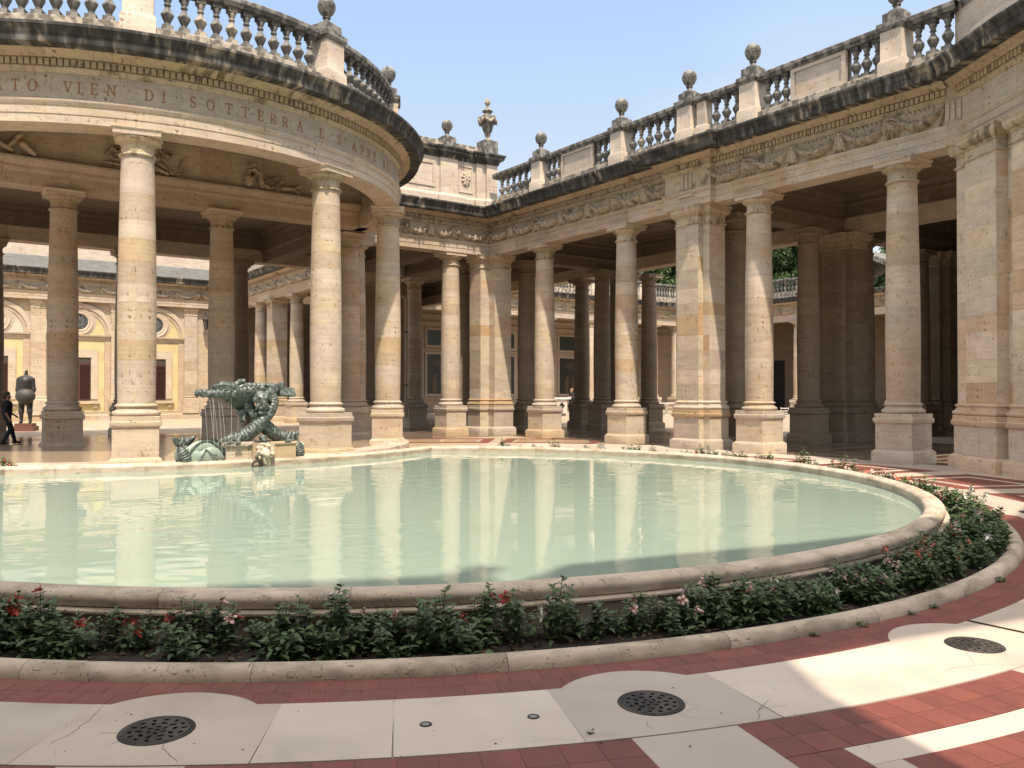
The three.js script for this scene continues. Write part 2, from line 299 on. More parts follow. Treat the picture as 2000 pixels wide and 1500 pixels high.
// solid figure from tapered capsules
function blobGeo(caps, cell, k = .03) {
  const bb = new THREE.Box3(); for (const c of caps) { bb.expandByPoint(V(c[0] - c[6], c[1] - c[6], c[2] - c[6])); bb.expandByPoint(V(c[0] + c[6], c[1] + c[6], c[2] + c[6])); bb.expandByPoint(V(c[3] - c[7], c[4] - c[7], c[5] - c[7])); bb.expandByPoint(V(c[3] + c[7], c[4] + c[7], c[5] + c[7])); }
  const ce = bb.getCenter(V(0, 0, 0)), sz = bb.getSize(V(0, 0, 0)), half = Math.max(sz.x, sz.y, sz.z) / 2 + cell * 4, n = Math.min(150, Math.ceil(half * 2 / cell));
  const mc = new MarchingCubes(n, new THREE.MeshBasicMaterial(), false, false, 300000); mc.isolation = 0;
  for (let z = 0; z < n; z++) for (let y = 0; y < n; y++) for (let x = 0; x < n; x++) {
    const X = ce.x + ((x - n / 2) / (n / 2)) * half, Y = ce.y + ((y - n / 2) / (n / 2)) * half, Z = ce.z + ((z - n / 2) / (n / 2)) * half; let d = 9;
    for (const c of caps) {
      const dx = c[3] - c[0], dy = c[4] - c[1], dz = c[5] - c[2], L = dx * dx + dy * dy + dz * dz, t = L ? clamp(((X - c[0]) * dx + (Y - c[1]) * dy + (Z - c[2]) * dz) / L, 0, 1) : 0;
      const e = Math.hypot(X - c[0] - dx * t, Y - c[1] - dy * t, Z - c[2] - dz * t) - (c[6] + (c[7] - c[6]) * t);
      const hh = clamp(.5 + .5 * (d - e) / k, 0, 1); d = d + (e - d) * hh - k * hh * (1 - hh);
    }
    mc.field[x + y * n + z * n * n] = -d;
  }
  mc.update();
  const g = new THREE.BufferGeometry(), p = mc.positionArray.slice(0, mc.count * 3), q = mc.normalArray.slice(0, mc.count * 3), uv = [];
  for (let i = 0; i < mc.count; i++) { p[i * 3] = ce.x + p[i * 3] * half; p[i * 3 + 1] = ce.y + p[i * 3 + 1] * half; p[i * 3 + 2] = ce.z + p[i * 3 + 2] * half; uv.push(p[i * 3], p[i * 3 + 1]); }
  g.setAttribute('position', new THREE.Float32BufferAttribute(p, 3)); g.setAttribute('normal', new THREE.Float32BufferAttribute(q, 3)); g.setAttribute('uv', new THREE.Float32BufferAttribute(uv, 2));
  return g;
}
// ---------------------------------------------------------------- the court: all wings share one frame (x along the back wing, z towards the viewer)
const CO = [-0.83, 0, -33.65], CT = rad(35.75);
const cw = (x, z, y = 0) => [CO[0] + x * Math.cos(CT) + z * Math.sin(CT), y, CO[2] - x * Math.sin(CT) + z * Math.cos(CT)];
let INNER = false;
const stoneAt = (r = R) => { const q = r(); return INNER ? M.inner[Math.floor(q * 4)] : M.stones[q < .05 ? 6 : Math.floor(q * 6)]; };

// ---- columns: pedestal, base, drums, capital, abacus
const shaftR = t => t < .33 ? .370 + .014 * Math.sin(t / .33 * 1.57) : .384 - .058 * Math.pow((t - .33) / .67, 1.5);
function makeColumn(seed, fine = true) {
  const r = rngOf(seed), g = new THREE.Group(); g.name = 'column';
  const sq = rectPath(-.4, .4, -.4, .4).all(), seg = fine ? 32 : 14, m = () => stoneAt(r);
  if (fine) {
    part('pedestal_base', sweep([[.115, 0], [.115, .255], [.105, .27], [.06, .315], [.048, .32], [-.05, .32]], sq), m(), g);
    part('pedestal_die', sweep([[.045, .32], [.045, .935]], sq), m(), g);
    part('pedestal_cap', sweep([[.0, .935], [.05, .935], [.056, .945], [.078, .955], [.088, .972], [.088, 1.055], [.08, 1.066], [.06, 1.07], [.06, 1.163], [.055, 1.17], [-.4, 1.17]], sq), m(), g);
  } else part('pedestal', sweep([[.115, 0], [.115, .26], [.048, .32], [.048, .94], [.088, .96], [.088, 1.06], [.06, 1.17], [-.4, 1.17]], sq), m(), g);
  part('base', lathe([[.40, 1.17], ...arcPts(.425, 1.226, .056, -90, 90, fine ? 7 : 3), [.418, 1.285], [.414, 1.300], [.392, 1.322], [.388, 1.345], [.398, 1.362], ...arcPts(.405, 1.385, .024, -90, 90, fine ? 5 : 2), [.388, 1.412], [.372, 1.44], [.2, 1.44]], seg), m(), g);
  let y = 1.44; const H = 6.6 - 1.44;
  while (y < 6.59) {
    let y1 = y + (fine ? rr(.33, .62, r) : rr(.8, 1.3, r)); if (y1 > 6.35) y1 = 6.6;
    const f = q => shaftR((q - 1.44) / H), pr = [[f(y) - .003, y + .0005], [f(y + .003), y + .0035]];
    for (let k = 1; k < 3; k++) { const q = y + (y1 - y) * k / 3; pr.push([f(q), q]); }
    pr.push([f(y1 - .003), y1 - .0035], [f(y1) - .003, y1 - .0005]);
    part('drum', lathe(pr, seg, .28), m(), g); y = y1;
  }
  part('capital', lathe([[.2, 6.6], [.328, 6.6], [.352, 6.612], ...arcPts(.352, 6.638, .024, -60, 60, fine ? 5 : 2), [.345, 6.668], [.326, 6.68], [.322, 6.845], [.338, 6.852], [.338, 6.875], [.352, 6.878], [.352, 6.896], ...arcPts(.352, 7.0, .102, -88, -8, fine ? 6 : 3), [.44, 7.0]], seg), INNER ? M.inner[0] : pick(M.tan, r), g);
  part('abacus', sweep([[-.3, 7.0], [.055, 7.0], [.06, 7.004], [.06, 7.085], [.066, 7.09], [.078, 7.105], [.092, 7.125], [.092, 7.148], [-.4, 7.149]], sq), m(), g);
  return g;
}
const COLS = [1, 2, 3, 4, 5].map(s => makeColumn(s * 1013)), FARCOL = [makeColumn(31, false), makeColumn(47, false)];
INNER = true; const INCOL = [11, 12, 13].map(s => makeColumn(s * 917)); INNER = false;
let colN = 0;
function addColumn(parent, x, z, turn = 0, y = 0, far = false) { const c = (far === 'in' ? INCOL[colN % 3] : far ? FARCOL[colN % 2] : COLS[colN % 5]).clone(); colN++; c.position.set(x, y, z); c.rotation.y = turn + (far ? 0 : 0); c.traverse(o => { if (o.isMesh) o.castShadow = o.receiveShadow = true; }); parent.add(c); return c; }

// ---- piers on a stepped ground plan, in courses
function addPier(parent, poly, seed, o = {}) {
  const r = rngOf(seed), g = grp(o.name || 'pier', parent), P = new Path(poly, !o.open), A = P.all(), m = () => o.varied ? pick(o.varied === 2 ? M.variedLit : M.varied, r) : stoneAt(r);
  part('pedestal_base', sweep([[.15, 0], [.15, .255], [.14, .27], [.085, .315], [.07, .32]], A), m(), g);
  const ring = (n, prof, tints) => {          // one course, cut into blocks at corners
    const k = A.length - 1; let cuts = [0, k];
    for (let i = 1; i < k; i++) if (r() < (o.varied ? .72 : .42)) cuts.push(i);
    cuts = [...new Set(cuts)].sort((a, b) => a - b);
    for (let i = 0; i < cuts.length - 1; i++) part(n, sweep(prof, A.slice(cuts[i], cuts[i + 1] + 1)), tints(), g);
  };
  ring('pedestal_die', [[.06, .32], [.06, .935]], m);
  part('pedestal_cap', sweep([[.02, .935], [.066, .935], [.094, .955], [.104, .972], [.104, 1.055], [.08, 1.07], [.08, 1.165], [.075, 1.17], [0, 1.17]], A), m(), g);
  part('base', sweep([[.05, 1.17], ...arcPts(.03, 1.226, .056, -90, 90, 6), [.045, 1.285], [.04, 1.30], [.022, 1.322], [.02, 1.345], [.03, 1.362], ...arcPts(.024, 1.385, .024, -90, 90, 4), [.012, 1.412], [0, 1.44]], A), m(), g);
  let y = 1.44;
  while (y < 6.59) { let y1 = y + rr(.34, .6, r); if (y1 > 6.36) y1 = 6.6; ring('stone', [[-.004, y + .0005], [0, y + .0045], [0, y1 - .0045], [-.004, y1 - .0005]], m); y = y1; }
  part('capital', sweep([[0, 6.6], [.02, 6.612], ...arcPts(.018, 6.638, .024, -80, 80, 4), [.01, 6.668], [0, 6.68], [0, 6.845], [.02, 6.852], [.02, 6.895], ...arcPts(.02, 6.99, .085, -88, -8, 5), [.12, 7.0], [.12, 7.08], [.14, 7.105], [.15, 7.13], [.15, 7.148], [0, 7.149]], A), pick(M.tan, r), g);
  if (!o.open) part('core', bx(.5, 7.0, .4, o.cx || 0, 3.55, o.cz || 0), M.stones[5], g);
  return g;
}

// ---- entablature, in blocks
const ARCH = [[-.33, 7.66], [-.33, 7.15], [.33, 7.15], [.33, 7.325], [.336, 7.33], [.345, 7.332], [.345, 7.492], [.352, 7.50], [.37, 7.515], [.376, 7.54], [.40, 7.57], [.403, 7.58], [.403, 7.612], [.39, 7.62], [.33, 7.62]];
const FRZ = [[.33, 7.62], [.33, 8.16]];
const BED = [[.33, 8.155], [.352, 8.16], [.358, 8.175], [.372, 8.19], [.395, 8.235], [.402, 8.24], [.402, 8.265], [.372, 8.27], [.372, 8.435], [.452, 8.44], [.46, 8.455], [.50, 8.475], [.56, 8.51], [.60, 8.54], [.66, 8.552]];
const CORN = [[.655, 8.549], [.70, 8.556], [.90, 8.557], [.925, 8.55], [.94, 8.555], [.955, 8.60], [.96, 8.70], [.965, 8.71], [.98, 8.712], [.985, 8.73], [1.0, 8.77], [1.03, 8.81], [1.06, 8.84], [1.07, 8.85], [1.07, 8.905], [1.05, 8.92], [.15, 9.0]];
function blocks(path, s0, s1, len, fn, r) {
  const cor = path.s.filter((q, i) => path.v[i % path.v.length].k > 1.01);
  let s = s0; while (s < s1 - .01) { let e = s + len * rr(.8, 1.2, r); if (e > s1 - len * .5) e = s1; for (const q of cor) if (Math.abs(q - e) < .25 && e < s1) e = q + .3 > s1 ? s1 : q + .3; fn(s + .0015, e - .0015); s = e; }
}
function entablature(parent, path, s0, s1, seed, o = {}) {
  const r = rngOf(seed), L = o.len || 2.1;
  blocks(path, s0, s1, L, (a, b) => part('architrave_block', sweep(ARCH, path.sub(a, b)), stoneAt(r), parent), r);
  blocks(path, s0, s1, L, (a, b) => part('frieze_block', sweep(FRZ, path.sub(a, b)), o.friezeMats ? pick(o.friezeMats, r) : o.plainFrieze ? pick(M.stones, r) : pick(M.tan, r), parent), r);
  blocks(path, s0, s1, L * .9, (a, b) => part('bed_moulding', sweep(BED, path.sub(a, b)), pick(M.tan, r), parent), r);
  blocks(path, s0, s1, L * .62, (a, b) => part('cornice_block', sweep(CORN, path.sub(a, b)), M.dark, parent), r);
  if (!o.noDentils) {
    const d = []; for (let s = s0 + .1; s < s1 - .08; s += .118) { let ok = true; if (o.corners) for (const [c, w] of o.corners) if (Math.abs(s - c) < w) ok = false; if (!ok) continue; const q = path.at(s); d.push(bx(.088, .13, .05, 0, 0, 0).rotateY(Math.atan2(q.nx, q.nz)).translate(q.x + q.nx * .405, 8.355, q.z + q.nz * .405)); }
    part('dentil_course', merge(d), pick(M.tan, r), parent, true);
  }
}
function innerTrim(parent, path, s0, s1, seed, top = 8.34) {
  const r = rngOf(seed);
  blocks(path, s0, s1, 2.6, (a, b) => part('inner_frieze', sweep([[-.38, 7.70], [-.36, 7.66], [-.33, 7.655], [-.33, 7.72], [-.33, 8.05], [-.37, 8.07], [-.40, 8.11], [-.42, 8.12], [-.42, 8.2], [-.5, 8.24], [-.56, 8.3], [-.58, top]].map(q => q), path.sub(a, b)), pick(M.shadowed, r), parent), r);
  const d = []; for (let s = s0 + .1; s < s1; s += .17) { const q = path.at(s); d.push(bx(.09, .075, .05, 0, 0, 0).rotateY(Math.atan2(q.nx, q.nz)).translate(q.x - q.nx * .44, 8.162, q.z - q.nz * .44)); }
  part('inner_dentils', merge(d), M.shadowed[1], parent, true);
}
function beam(parent, x0, z0, x1, z1, seed, top = 8.34) {        // inner beam with mouldings on both sides
  const P = new Path([[x0, z0], [x1, z1]]), A = P.sub(0, P.len), r = rngOf(seed);
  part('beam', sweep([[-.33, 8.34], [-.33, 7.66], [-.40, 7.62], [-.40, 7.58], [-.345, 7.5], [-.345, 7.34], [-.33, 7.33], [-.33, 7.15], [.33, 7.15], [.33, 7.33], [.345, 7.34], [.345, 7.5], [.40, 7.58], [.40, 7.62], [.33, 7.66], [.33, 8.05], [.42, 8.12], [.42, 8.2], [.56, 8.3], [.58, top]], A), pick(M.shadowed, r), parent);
}

// ---- garlands, masks and knots on the friezes
const SW = 1.46, RH = .52;
function swagStrokes(seed, w = SW) {
  const r = rngOf(seed), o = []; let p = null;
  for (let i = 0; i <= 22; i++) {
    const t = i / 22, x = (t - .5) * w * .94, y = .19 - .31 * (1 - Math.pow(2 * t - 1, 2)), th = .034 + .058 * Math.sin(Math.PI * t), q = [x, y];
    if (p) o.push([...p, ...q, th, th, th * .9]);
    for (let k = 0; k < 5; k++) { const e = rr(-1, 1, r); o.push([x + rr(-.02, .02, r), y + e * th * .6, x + rr(-.02, .02, r), y + e * th * .6 + rr(-.02, .02, r), .020, .016, th * .75 + rr(.01, .03, r)]); }
    if (i % 4 === 3) for (const q of [-.016, .016]) o.push([x + q, y - th * 1.1, x + q + .004, y + th * 1.1, .013, .013, th * 1.35]);
    p = q;
  }
  for (const sx of [-.33, -.22, -.11, 0, .11, .22, .33]) { const y = .235; o.push([sx * w * .8, y, sx * w * .8 + .02, y - rr(.02, .05, r), .017, .013, .02]); }
  for (const e of [-1, 1]) for (let k = 0; k < 6; k++) { const x = e * (.5 - .02 - k * .012) * w, y = .10 - k * .052; o.push([x, y, x - e * .03, y - .07, .03, .024, .05]); o.push([x - e * .05, y + .02, x - e * .01, y - .05, .02, .016, .04]); }
  return o;
}
function maskStrokes(seed) {
  const r = rngOf(seed), o = [[0, .02, 0, -.06, .115, .09, .10], [0, .03, 0, -.03, .026, .034, .135], [-.045, .065, -.02, .055, .02, .018, .125], [.045, .065, .02, .055, .02, .018, .125], [-.05, .035, -.05, .035, .022, .022, .1, .05], [.05, .035, .05, .035, .022, .022, .1, .05], [-.01, -.085, .01, -.085, .036, .036, .09, .07], [0, -.15, 0, -.2, .05, .02, .07], [-.06, -.03, -.06, -.03, .03, .03, .11], [.06, -.03, .06, -.03, .03, .03, .11]];
  for (let k = 0; k < 26; k++) { const a = rr(-.6, 3.74, r), q = rr(.13, .185, r); o.push([q * Math.cos(a), q * Math.sin(a) * 1.1, (q + .05) * Math.cos(a + .3), (q + .05) * Math.sin(a + .3), .03, .018, rr(.05, .09, r)]); }
  for (const e of [-1, 1]) o.push(...curl(e * .19, -.08, .055, .012, e > 0 ? 0 : 3.14, e * 1.3, .026, .018));
  return o;
}
function knotStrokes(seed) {
  const r = rngOf(seed), o = [[0, .17, 0, .17, .055, .055, .07], [-.09, .2, -.03, .17, .03, .02, .05], [.09, .2, .03, .17, .03, .02, .05]];
  for (let k = -3; k <= 3; k++) o.push([k * .02, .12, k * .045, -.20 + Math.abs(k) * .025, .022, .03, .05 + .015 * (k & 1)]);
  for (let k = 0; k < 8; k++) { const a = rr(-.14, .14, r), b = rr(-.22, -.12, r); o.push([a, b, a + rr(-.02, .02, r), b - .03, .026, .02, .06]); }
  return o;
}
const SWAG = [3, 4, 5].map(s => reliefGeo(SW, RH, swagStrokes(s), 120, 48, .010, s)), MASK = [7, 8].map(s => reliefGeo(.5, RH, maskStrokes(s), 46, 48, .006, s)), KNOT = [reliefGeo(.34, RH, knotStrokes(9), 32, 48, .006, 9)];
const FSWAG = reliefGeo(SW, RH, swagStrokes(3), 30, 12, .01, 3), FMASK = reliefGeo(.5, RH, maskStrokes(7), 14, 14, .006, 7);
function onFace(m, path, s, out, y) { const q = path.at(s); m.position.set(q.x + q.nx * out, y, q.z + q.nz * out); m.rotation.y = Math.atan2(q.nx, q.nz); return m; }
function garlands(parent, path, s0, s1, masks, seed, far) {      // masks: positions of the masks; three swags from mask to mask
  const r = rngOf(seed);
  const put = (n, g, s, sx = 1) => { const m = part(n, g, pick(M.relief, r), parent); onFace(m, path, s, .332, 7.89); m.scale.set(sx, 1.04, 2.3); };
  const pts = [s0, ...masks, s1];
  for (const s of masks) put('mask', far ? FMASK : pick(MASK, r), s);
  for (let i = 0; i < pts.length - 1; i++) {
    const a = pts[i], b = pts[i + 1], n = Math.max(1, Math.round((b - a) / SW)), w = (b - a) / n;
    for (let k = 0; k < n; k++) { put('garland', far ? FSWAG : pick(SWAG, r), a + (k + .5) * w, w / SW); if (k && !far) put('ribbon_knot', KNOT[0], a + k * w); }
  }
}

// ---- balustrades
const balG = merge([bx(.185, .13, .185, 0, .065, 0), toCreasedNormals(lathe([[.06, .13], [.07, .14], [.062, .165], [.05, .20], [.058, .23], [.10, .335], [.112, .375], [.108, .40], [.085, .43], [.045, .52], [.040, .55], [.045, .57], [.062, .58], [.062, .605], [.047, .615], [.047, .64], [.075, .72], [.078, .745], [.065, .76]], 8), .25), bx(.16, .125, .16, 0, .82, 0)]);
const balFar = merge([bx(.18, .13, .18, 0, .065, 0), lathe([[.05, .13], [.11, .37], [.042, .55], [.075, .74]], 6), bx(.16, .14, .16, 0, .81, 0)]);
const finG = (() => {
  const p = [[0, 0], [.21, 0], [.215, .03], [.20, .05], [.13, .075], [.085, .11], [.07, .17], [.075, .19], [.10, .20], [.10, .225], [.075, .235], [.10, .26], [.165, .32], [.205, .40], [.222, .47], [.222, .49], [.215, .495], [.215, .505], [.222, .51]];
  for (let i = 1; i <= 7; i++) { const a = i / 7 * 1.571; p.push([.22 * Math.cos(a), .51 + .215 * Math.sin(a)]); }
  const g = lathe(p, 32), q = g.attributes.position;
  for (let i = 0; i < q.count; i++) { const y = q.getY(i); if (y > .25 && y < .46) { const a = Math.atan2(q.getZ(i), q.getX(i)), k = 1 - .07 * Math.abs(Math.sin(a * 8)); q.setX(i, q.getX(i) * k); q.setZ(i, q.getZ(i) * k); } }
  g.computeVertexNormals(); return g;
})();
function pedestal(parent, x, z, ry, o = {}) {
  const h = o.half || .27, A = rectPath(-h, h, -h, h).all(), top = o.top || 10.36;
  const g = grp(o.name || 'parapet_pedestal', parent); g.position.set(x, 0, z); g.rotation.y = ry;
  part('die', sweep([[.05, 9.0], [.05, 9.52], [.03, 9.56], [.004, 9.60], [0, 9.60], [0, top - .08]], A), pick(M.ped), g);
  part('cap', sweep([[0, top - .085], [.02, top - .08], [.05, top - .03], [.06, top], [.065, top + .005], [.065, top + .11], [-h, top + .115]], A), M.grey, g);
  if (o.finial !== false) {
    part('finial_block', bbx(-h * .86, h * .86, top + .113, top + .36, -h * .86, h * .86), M.grey, g);
    const f = part('ball_finial', finG, M.grey, g); f.position.y = top + .36;
  }
  return g;
}
function balRun(parent, path, s0, s1, n, o = {}) {          // n balusters between two positions
  for (let i = 0; i < n; i++) { const q = path.at(s0 + (i + .5) / n * (s1 - s0)), b = part('baluster', o.far ? balFar : balG, R() < .16 ? M.greyPale : M.grey, parent); b.position.set(q.x, 9.40, q.z); b.scale.set(1.22, 1, 1.22); b.rotation.y = Math.atan2(q.nx, q.nz); }
}
function rails(parent, path, s0, s1, r = R, len = 1.7) {
  blocks(path, s0, s1, len, (a, b) => { part('parapet_base', sweep([[-.2, 9.0], [-.2, 9.40], [.2, 9.40], [.215, 9.385], [.215, 9.0]], path.sub(a, b)), M.greyPale, parent); part('rail', sweep([[-.14, 10.27], [.14, 10.27], [.15, 10.285], [.17, 10.34], [.19, 10.36], [.19, 10.45], [.17, 10.47], [-.17, 10.47], [-.19, 10.36], [-.14, 10.27]], path.sub(a, b)), M.grey, parent); }, r);
}
function panel(parent, path, s0, s1) {
  const P = path.sub(s0, s1), g = grp('parapet_panel', parent);
  part('slab', sweep([[-.1, 9.38], [-.1, 10.29], [.085, 10.29], [.085, 9.38]], P), pick(M.ped), g);
  const f = (a, b, y0, y1) => part('frame', sweep([[.084, y1], [.118, y1], [.118, y0], [.084, y0]], path.sub(a, b)), M.ped[0], g);
  f(s0 + .03, s1 - .03, 9.42, 9.53); f(s0 + .03, s1 - .03, 10.17, 10.27); f(s0 + .03, s0 + .16, 9.532, 10.168); f(s1 - .16, s1 - .03, 9.532, 10.168);
}

// ================================================================ right wing
const SOUTH = [0, 18.55];
const rightB = thing('right_colonnade', 'long travertine colonnade with garland frieze and balustrade on the right of the pool', 'colonnade', CO, CT);
const backB = thing('back_colonnade', 'travertine colonnade between the round portico and the inner corner, with a solid parapet and urn', 'colonnade', CO, CT);
const CP = new Path([[-6.6, 0], [0, 0], [0, 10.45], [-.2, 10.45], [-.2, 11.55], [0, 11.55], SOUTH]);
const c0 = 6.6;          // arc length at the inner corner
{
  const B = rightB;
  for (const z of [3.506, 7.879, 13.158, 17.281]) addColumn(B, 0, z);
  addPier(B, [[-.5, 10.58], [-.5, 11.40], [-.29, 11.40], [-.29, 11.64], [.40, 11.64], [.40, 10.34], [-.29, 10.34], [-.29, 10.58]], 201, { cz: 11, cx: .05, varied: true });
  addPier(B, [[-.8, -.4], [-.8, .4], [-.4, .4], [-.4, .8], [.4, .8], [.4, -.4]], 203, { name: 'corner_pier', varied: true });
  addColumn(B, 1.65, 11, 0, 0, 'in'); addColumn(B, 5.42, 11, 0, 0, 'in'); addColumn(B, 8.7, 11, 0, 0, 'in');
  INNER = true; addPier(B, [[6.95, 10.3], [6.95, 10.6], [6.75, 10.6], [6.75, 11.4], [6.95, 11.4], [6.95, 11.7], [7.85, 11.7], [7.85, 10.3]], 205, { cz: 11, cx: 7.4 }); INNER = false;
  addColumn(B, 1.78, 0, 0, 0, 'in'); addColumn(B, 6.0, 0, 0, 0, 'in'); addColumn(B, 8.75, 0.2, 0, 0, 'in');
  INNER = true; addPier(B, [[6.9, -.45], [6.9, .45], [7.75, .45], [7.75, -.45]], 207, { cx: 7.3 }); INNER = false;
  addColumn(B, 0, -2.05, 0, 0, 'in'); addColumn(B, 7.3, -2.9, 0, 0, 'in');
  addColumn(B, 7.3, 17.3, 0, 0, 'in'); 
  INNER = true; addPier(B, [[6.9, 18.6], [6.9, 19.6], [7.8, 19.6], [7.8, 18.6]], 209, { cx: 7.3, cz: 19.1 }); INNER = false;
  const s = z => z < 10.45 ? c0 + z : z < 11.55 ? c0 + z + .2 : c0 + z + .4;
  entablature(B, CP, c0, CP.len, 301, { corners: [[c0, .5], [s(10.45) - .1, .0]] });
  garlands(B, CP, s(.35), s(10.35), [s(3.506), s(7.879)], 311);
  garlands(B, CP, s(11.65), s(18.5), [s(13.158), s(17.281)], 313);
  { // fluted block over the pier
    const g = grp('frieze_block_over_pier', B); for (const dz of [-.16, 0, .16]) part('flute', bbx(-.565, -.53, 7.68, 8.1, 11 + dz - .055, 11 + dz + .055), M.stones[2], g); part('fillet', bbx(-.60, -.53, 7.44, 7.5, 10.72, 11.28), M.stones[1], g);
  }
  { const g = grp('frieze_end_block', B); part('block', bbx(-.385, .33, 7.152, 8.5, 18.5, 18.92), M.stones[2], g); for (const dz of [-.11, .02, .15]) part('flute', bbx(-.41, -.384, 7.7, 8.1, 18.66 + dz - .04, 18.66 + dz + .04), M.stones[1], g); }
  // the gallery's side arm running right from the big shaded pier
  INNER = true; addPier(B, [[13.5, 10.35], [13.5, 10.6], [13.3, 10.6], [13.3, 11.4], [13.5, 11.4], [13.5, 11.7], [15.0, 11.7], [15.0, 10.35]], 211, { cx: 14.2, cz: 11 }); INNER = false;
  addColumn(B, 12.55, 11, 0, 0, 'in'); addColumn(B, 15.9, 11, 0, 0, 'in');
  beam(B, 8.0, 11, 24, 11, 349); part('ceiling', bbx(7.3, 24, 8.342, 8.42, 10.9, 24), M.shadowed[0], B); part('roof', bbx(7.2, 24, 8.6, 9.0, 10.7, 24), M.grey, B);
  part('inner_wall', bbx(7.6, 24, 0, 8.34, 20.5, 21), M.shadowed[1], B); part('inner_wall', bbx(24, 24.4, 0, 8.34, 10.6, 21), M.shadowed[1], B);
  // ceiling, roof and inner faces of the gallery
  innerTrim(B, new Path([[0, .4], [0, 18.4]]), 0, 18, 321);
  const rear = new Path([[7.3, 21], [7.3, -20.5]]);
  entablature(B, rear, 0, rear.len, 331, { noDentils: true, len: 4 });
  innerTrim(B, rear, 0, rear.len, 333);
  beam(B, .3, 11, 7.0, 11, 341); beam(B, .3, 0, 7.0, 0, 343); beam(B, 0, -.3, 0, -7, 345); beam(B, .3, 19.1, 7, 19.1, 347);
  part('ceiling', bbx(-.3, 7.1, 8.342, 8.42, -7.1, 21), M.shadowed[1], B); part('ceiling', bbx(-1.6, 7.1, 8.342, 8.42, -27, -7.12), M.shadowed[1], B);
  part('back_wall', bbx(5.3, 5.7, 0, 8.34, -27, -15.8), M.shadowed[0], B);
  for (const [z0, z1] of [[.9, 10], [11.9, 18.2], [-6.4, -.9]]) for (const [a, b] of [[0, .5], [.5, 1]]) { // coffer frames
    const A = rectPath(1.1, 6.2, z0 + (z1 - z0) * a + .25, z0 + (z1 - z0) * b - .25); const g = grp('coffer', B);
    part('frame', sweep([[.10, 8.343], [.08, 8.28], [.0, 8.26], [-.12, 8.26], [-.2, 8.29], [-.22, 8.343]], A.all()), M.shadowed[0], g);
    const cz = (z0 + z1) / 2 * 0 + z0 + (z1 - z0) * (a + b) / 2; part('inner_frame', sweep([[.05, 8.343], [.03, 8.30], [-.03, 8.30], [-.05, 8.343]], rectPath(2.2, 5.1, cz - 1, cz + 1).all()), M.shadowed[0], g);
  }
  part('roof', bbx(-.05, 7.2, 8.6, 9.0, -7.1, 21), M.grey, B); part('roof', bbx(-1.6, 7.2, 8.6, 9.0, -27, -7.12), M.grey, B);
  for (const z of [1.6, 5.7, 9.2, 13.4, 16.8]) { const w = part('inner_roundel', lathe([[0, 0], [.10, 0], [.11, .02], [.09, .05], [.05, .03], [.04, .06], [0, .07]], 16), M.shadowed[0], B); w.rotation.z = Math.PI / 2; w.position.set(6.97, 7.88, z); }
  // balustrade: pedestals with ball finials, balusters and solid panels
  const P = new Path([[0, .2], [0, 18.62]]), t = z => z - .2;
  rails(B, P, .1, P.len, rngOf(351));
  for (const z of [3.29, 7.66, 10.63, 12.98, 17.17]) pedestal(B, 0, z, 0);
  pedestal(B, -.02, 11.24, 0, { half: .16, finial: false });
  for (const [a, b, n] of [[.55, 2.95, 6], [3.63, 4.52, 3], [6.42, 7.32, 3], [8.02, 10.28, 6], [11.48, 12.62, 3], [13.34, 14.22, 3], [15.97, 16.83, 3], [17.53, 18.55, 3]]) balRun(B, P, t(a), t(b), n);
  panel(B, P, t(4.58), t(6.38)); panel(B, P, t(14.26), t(15.93));
}
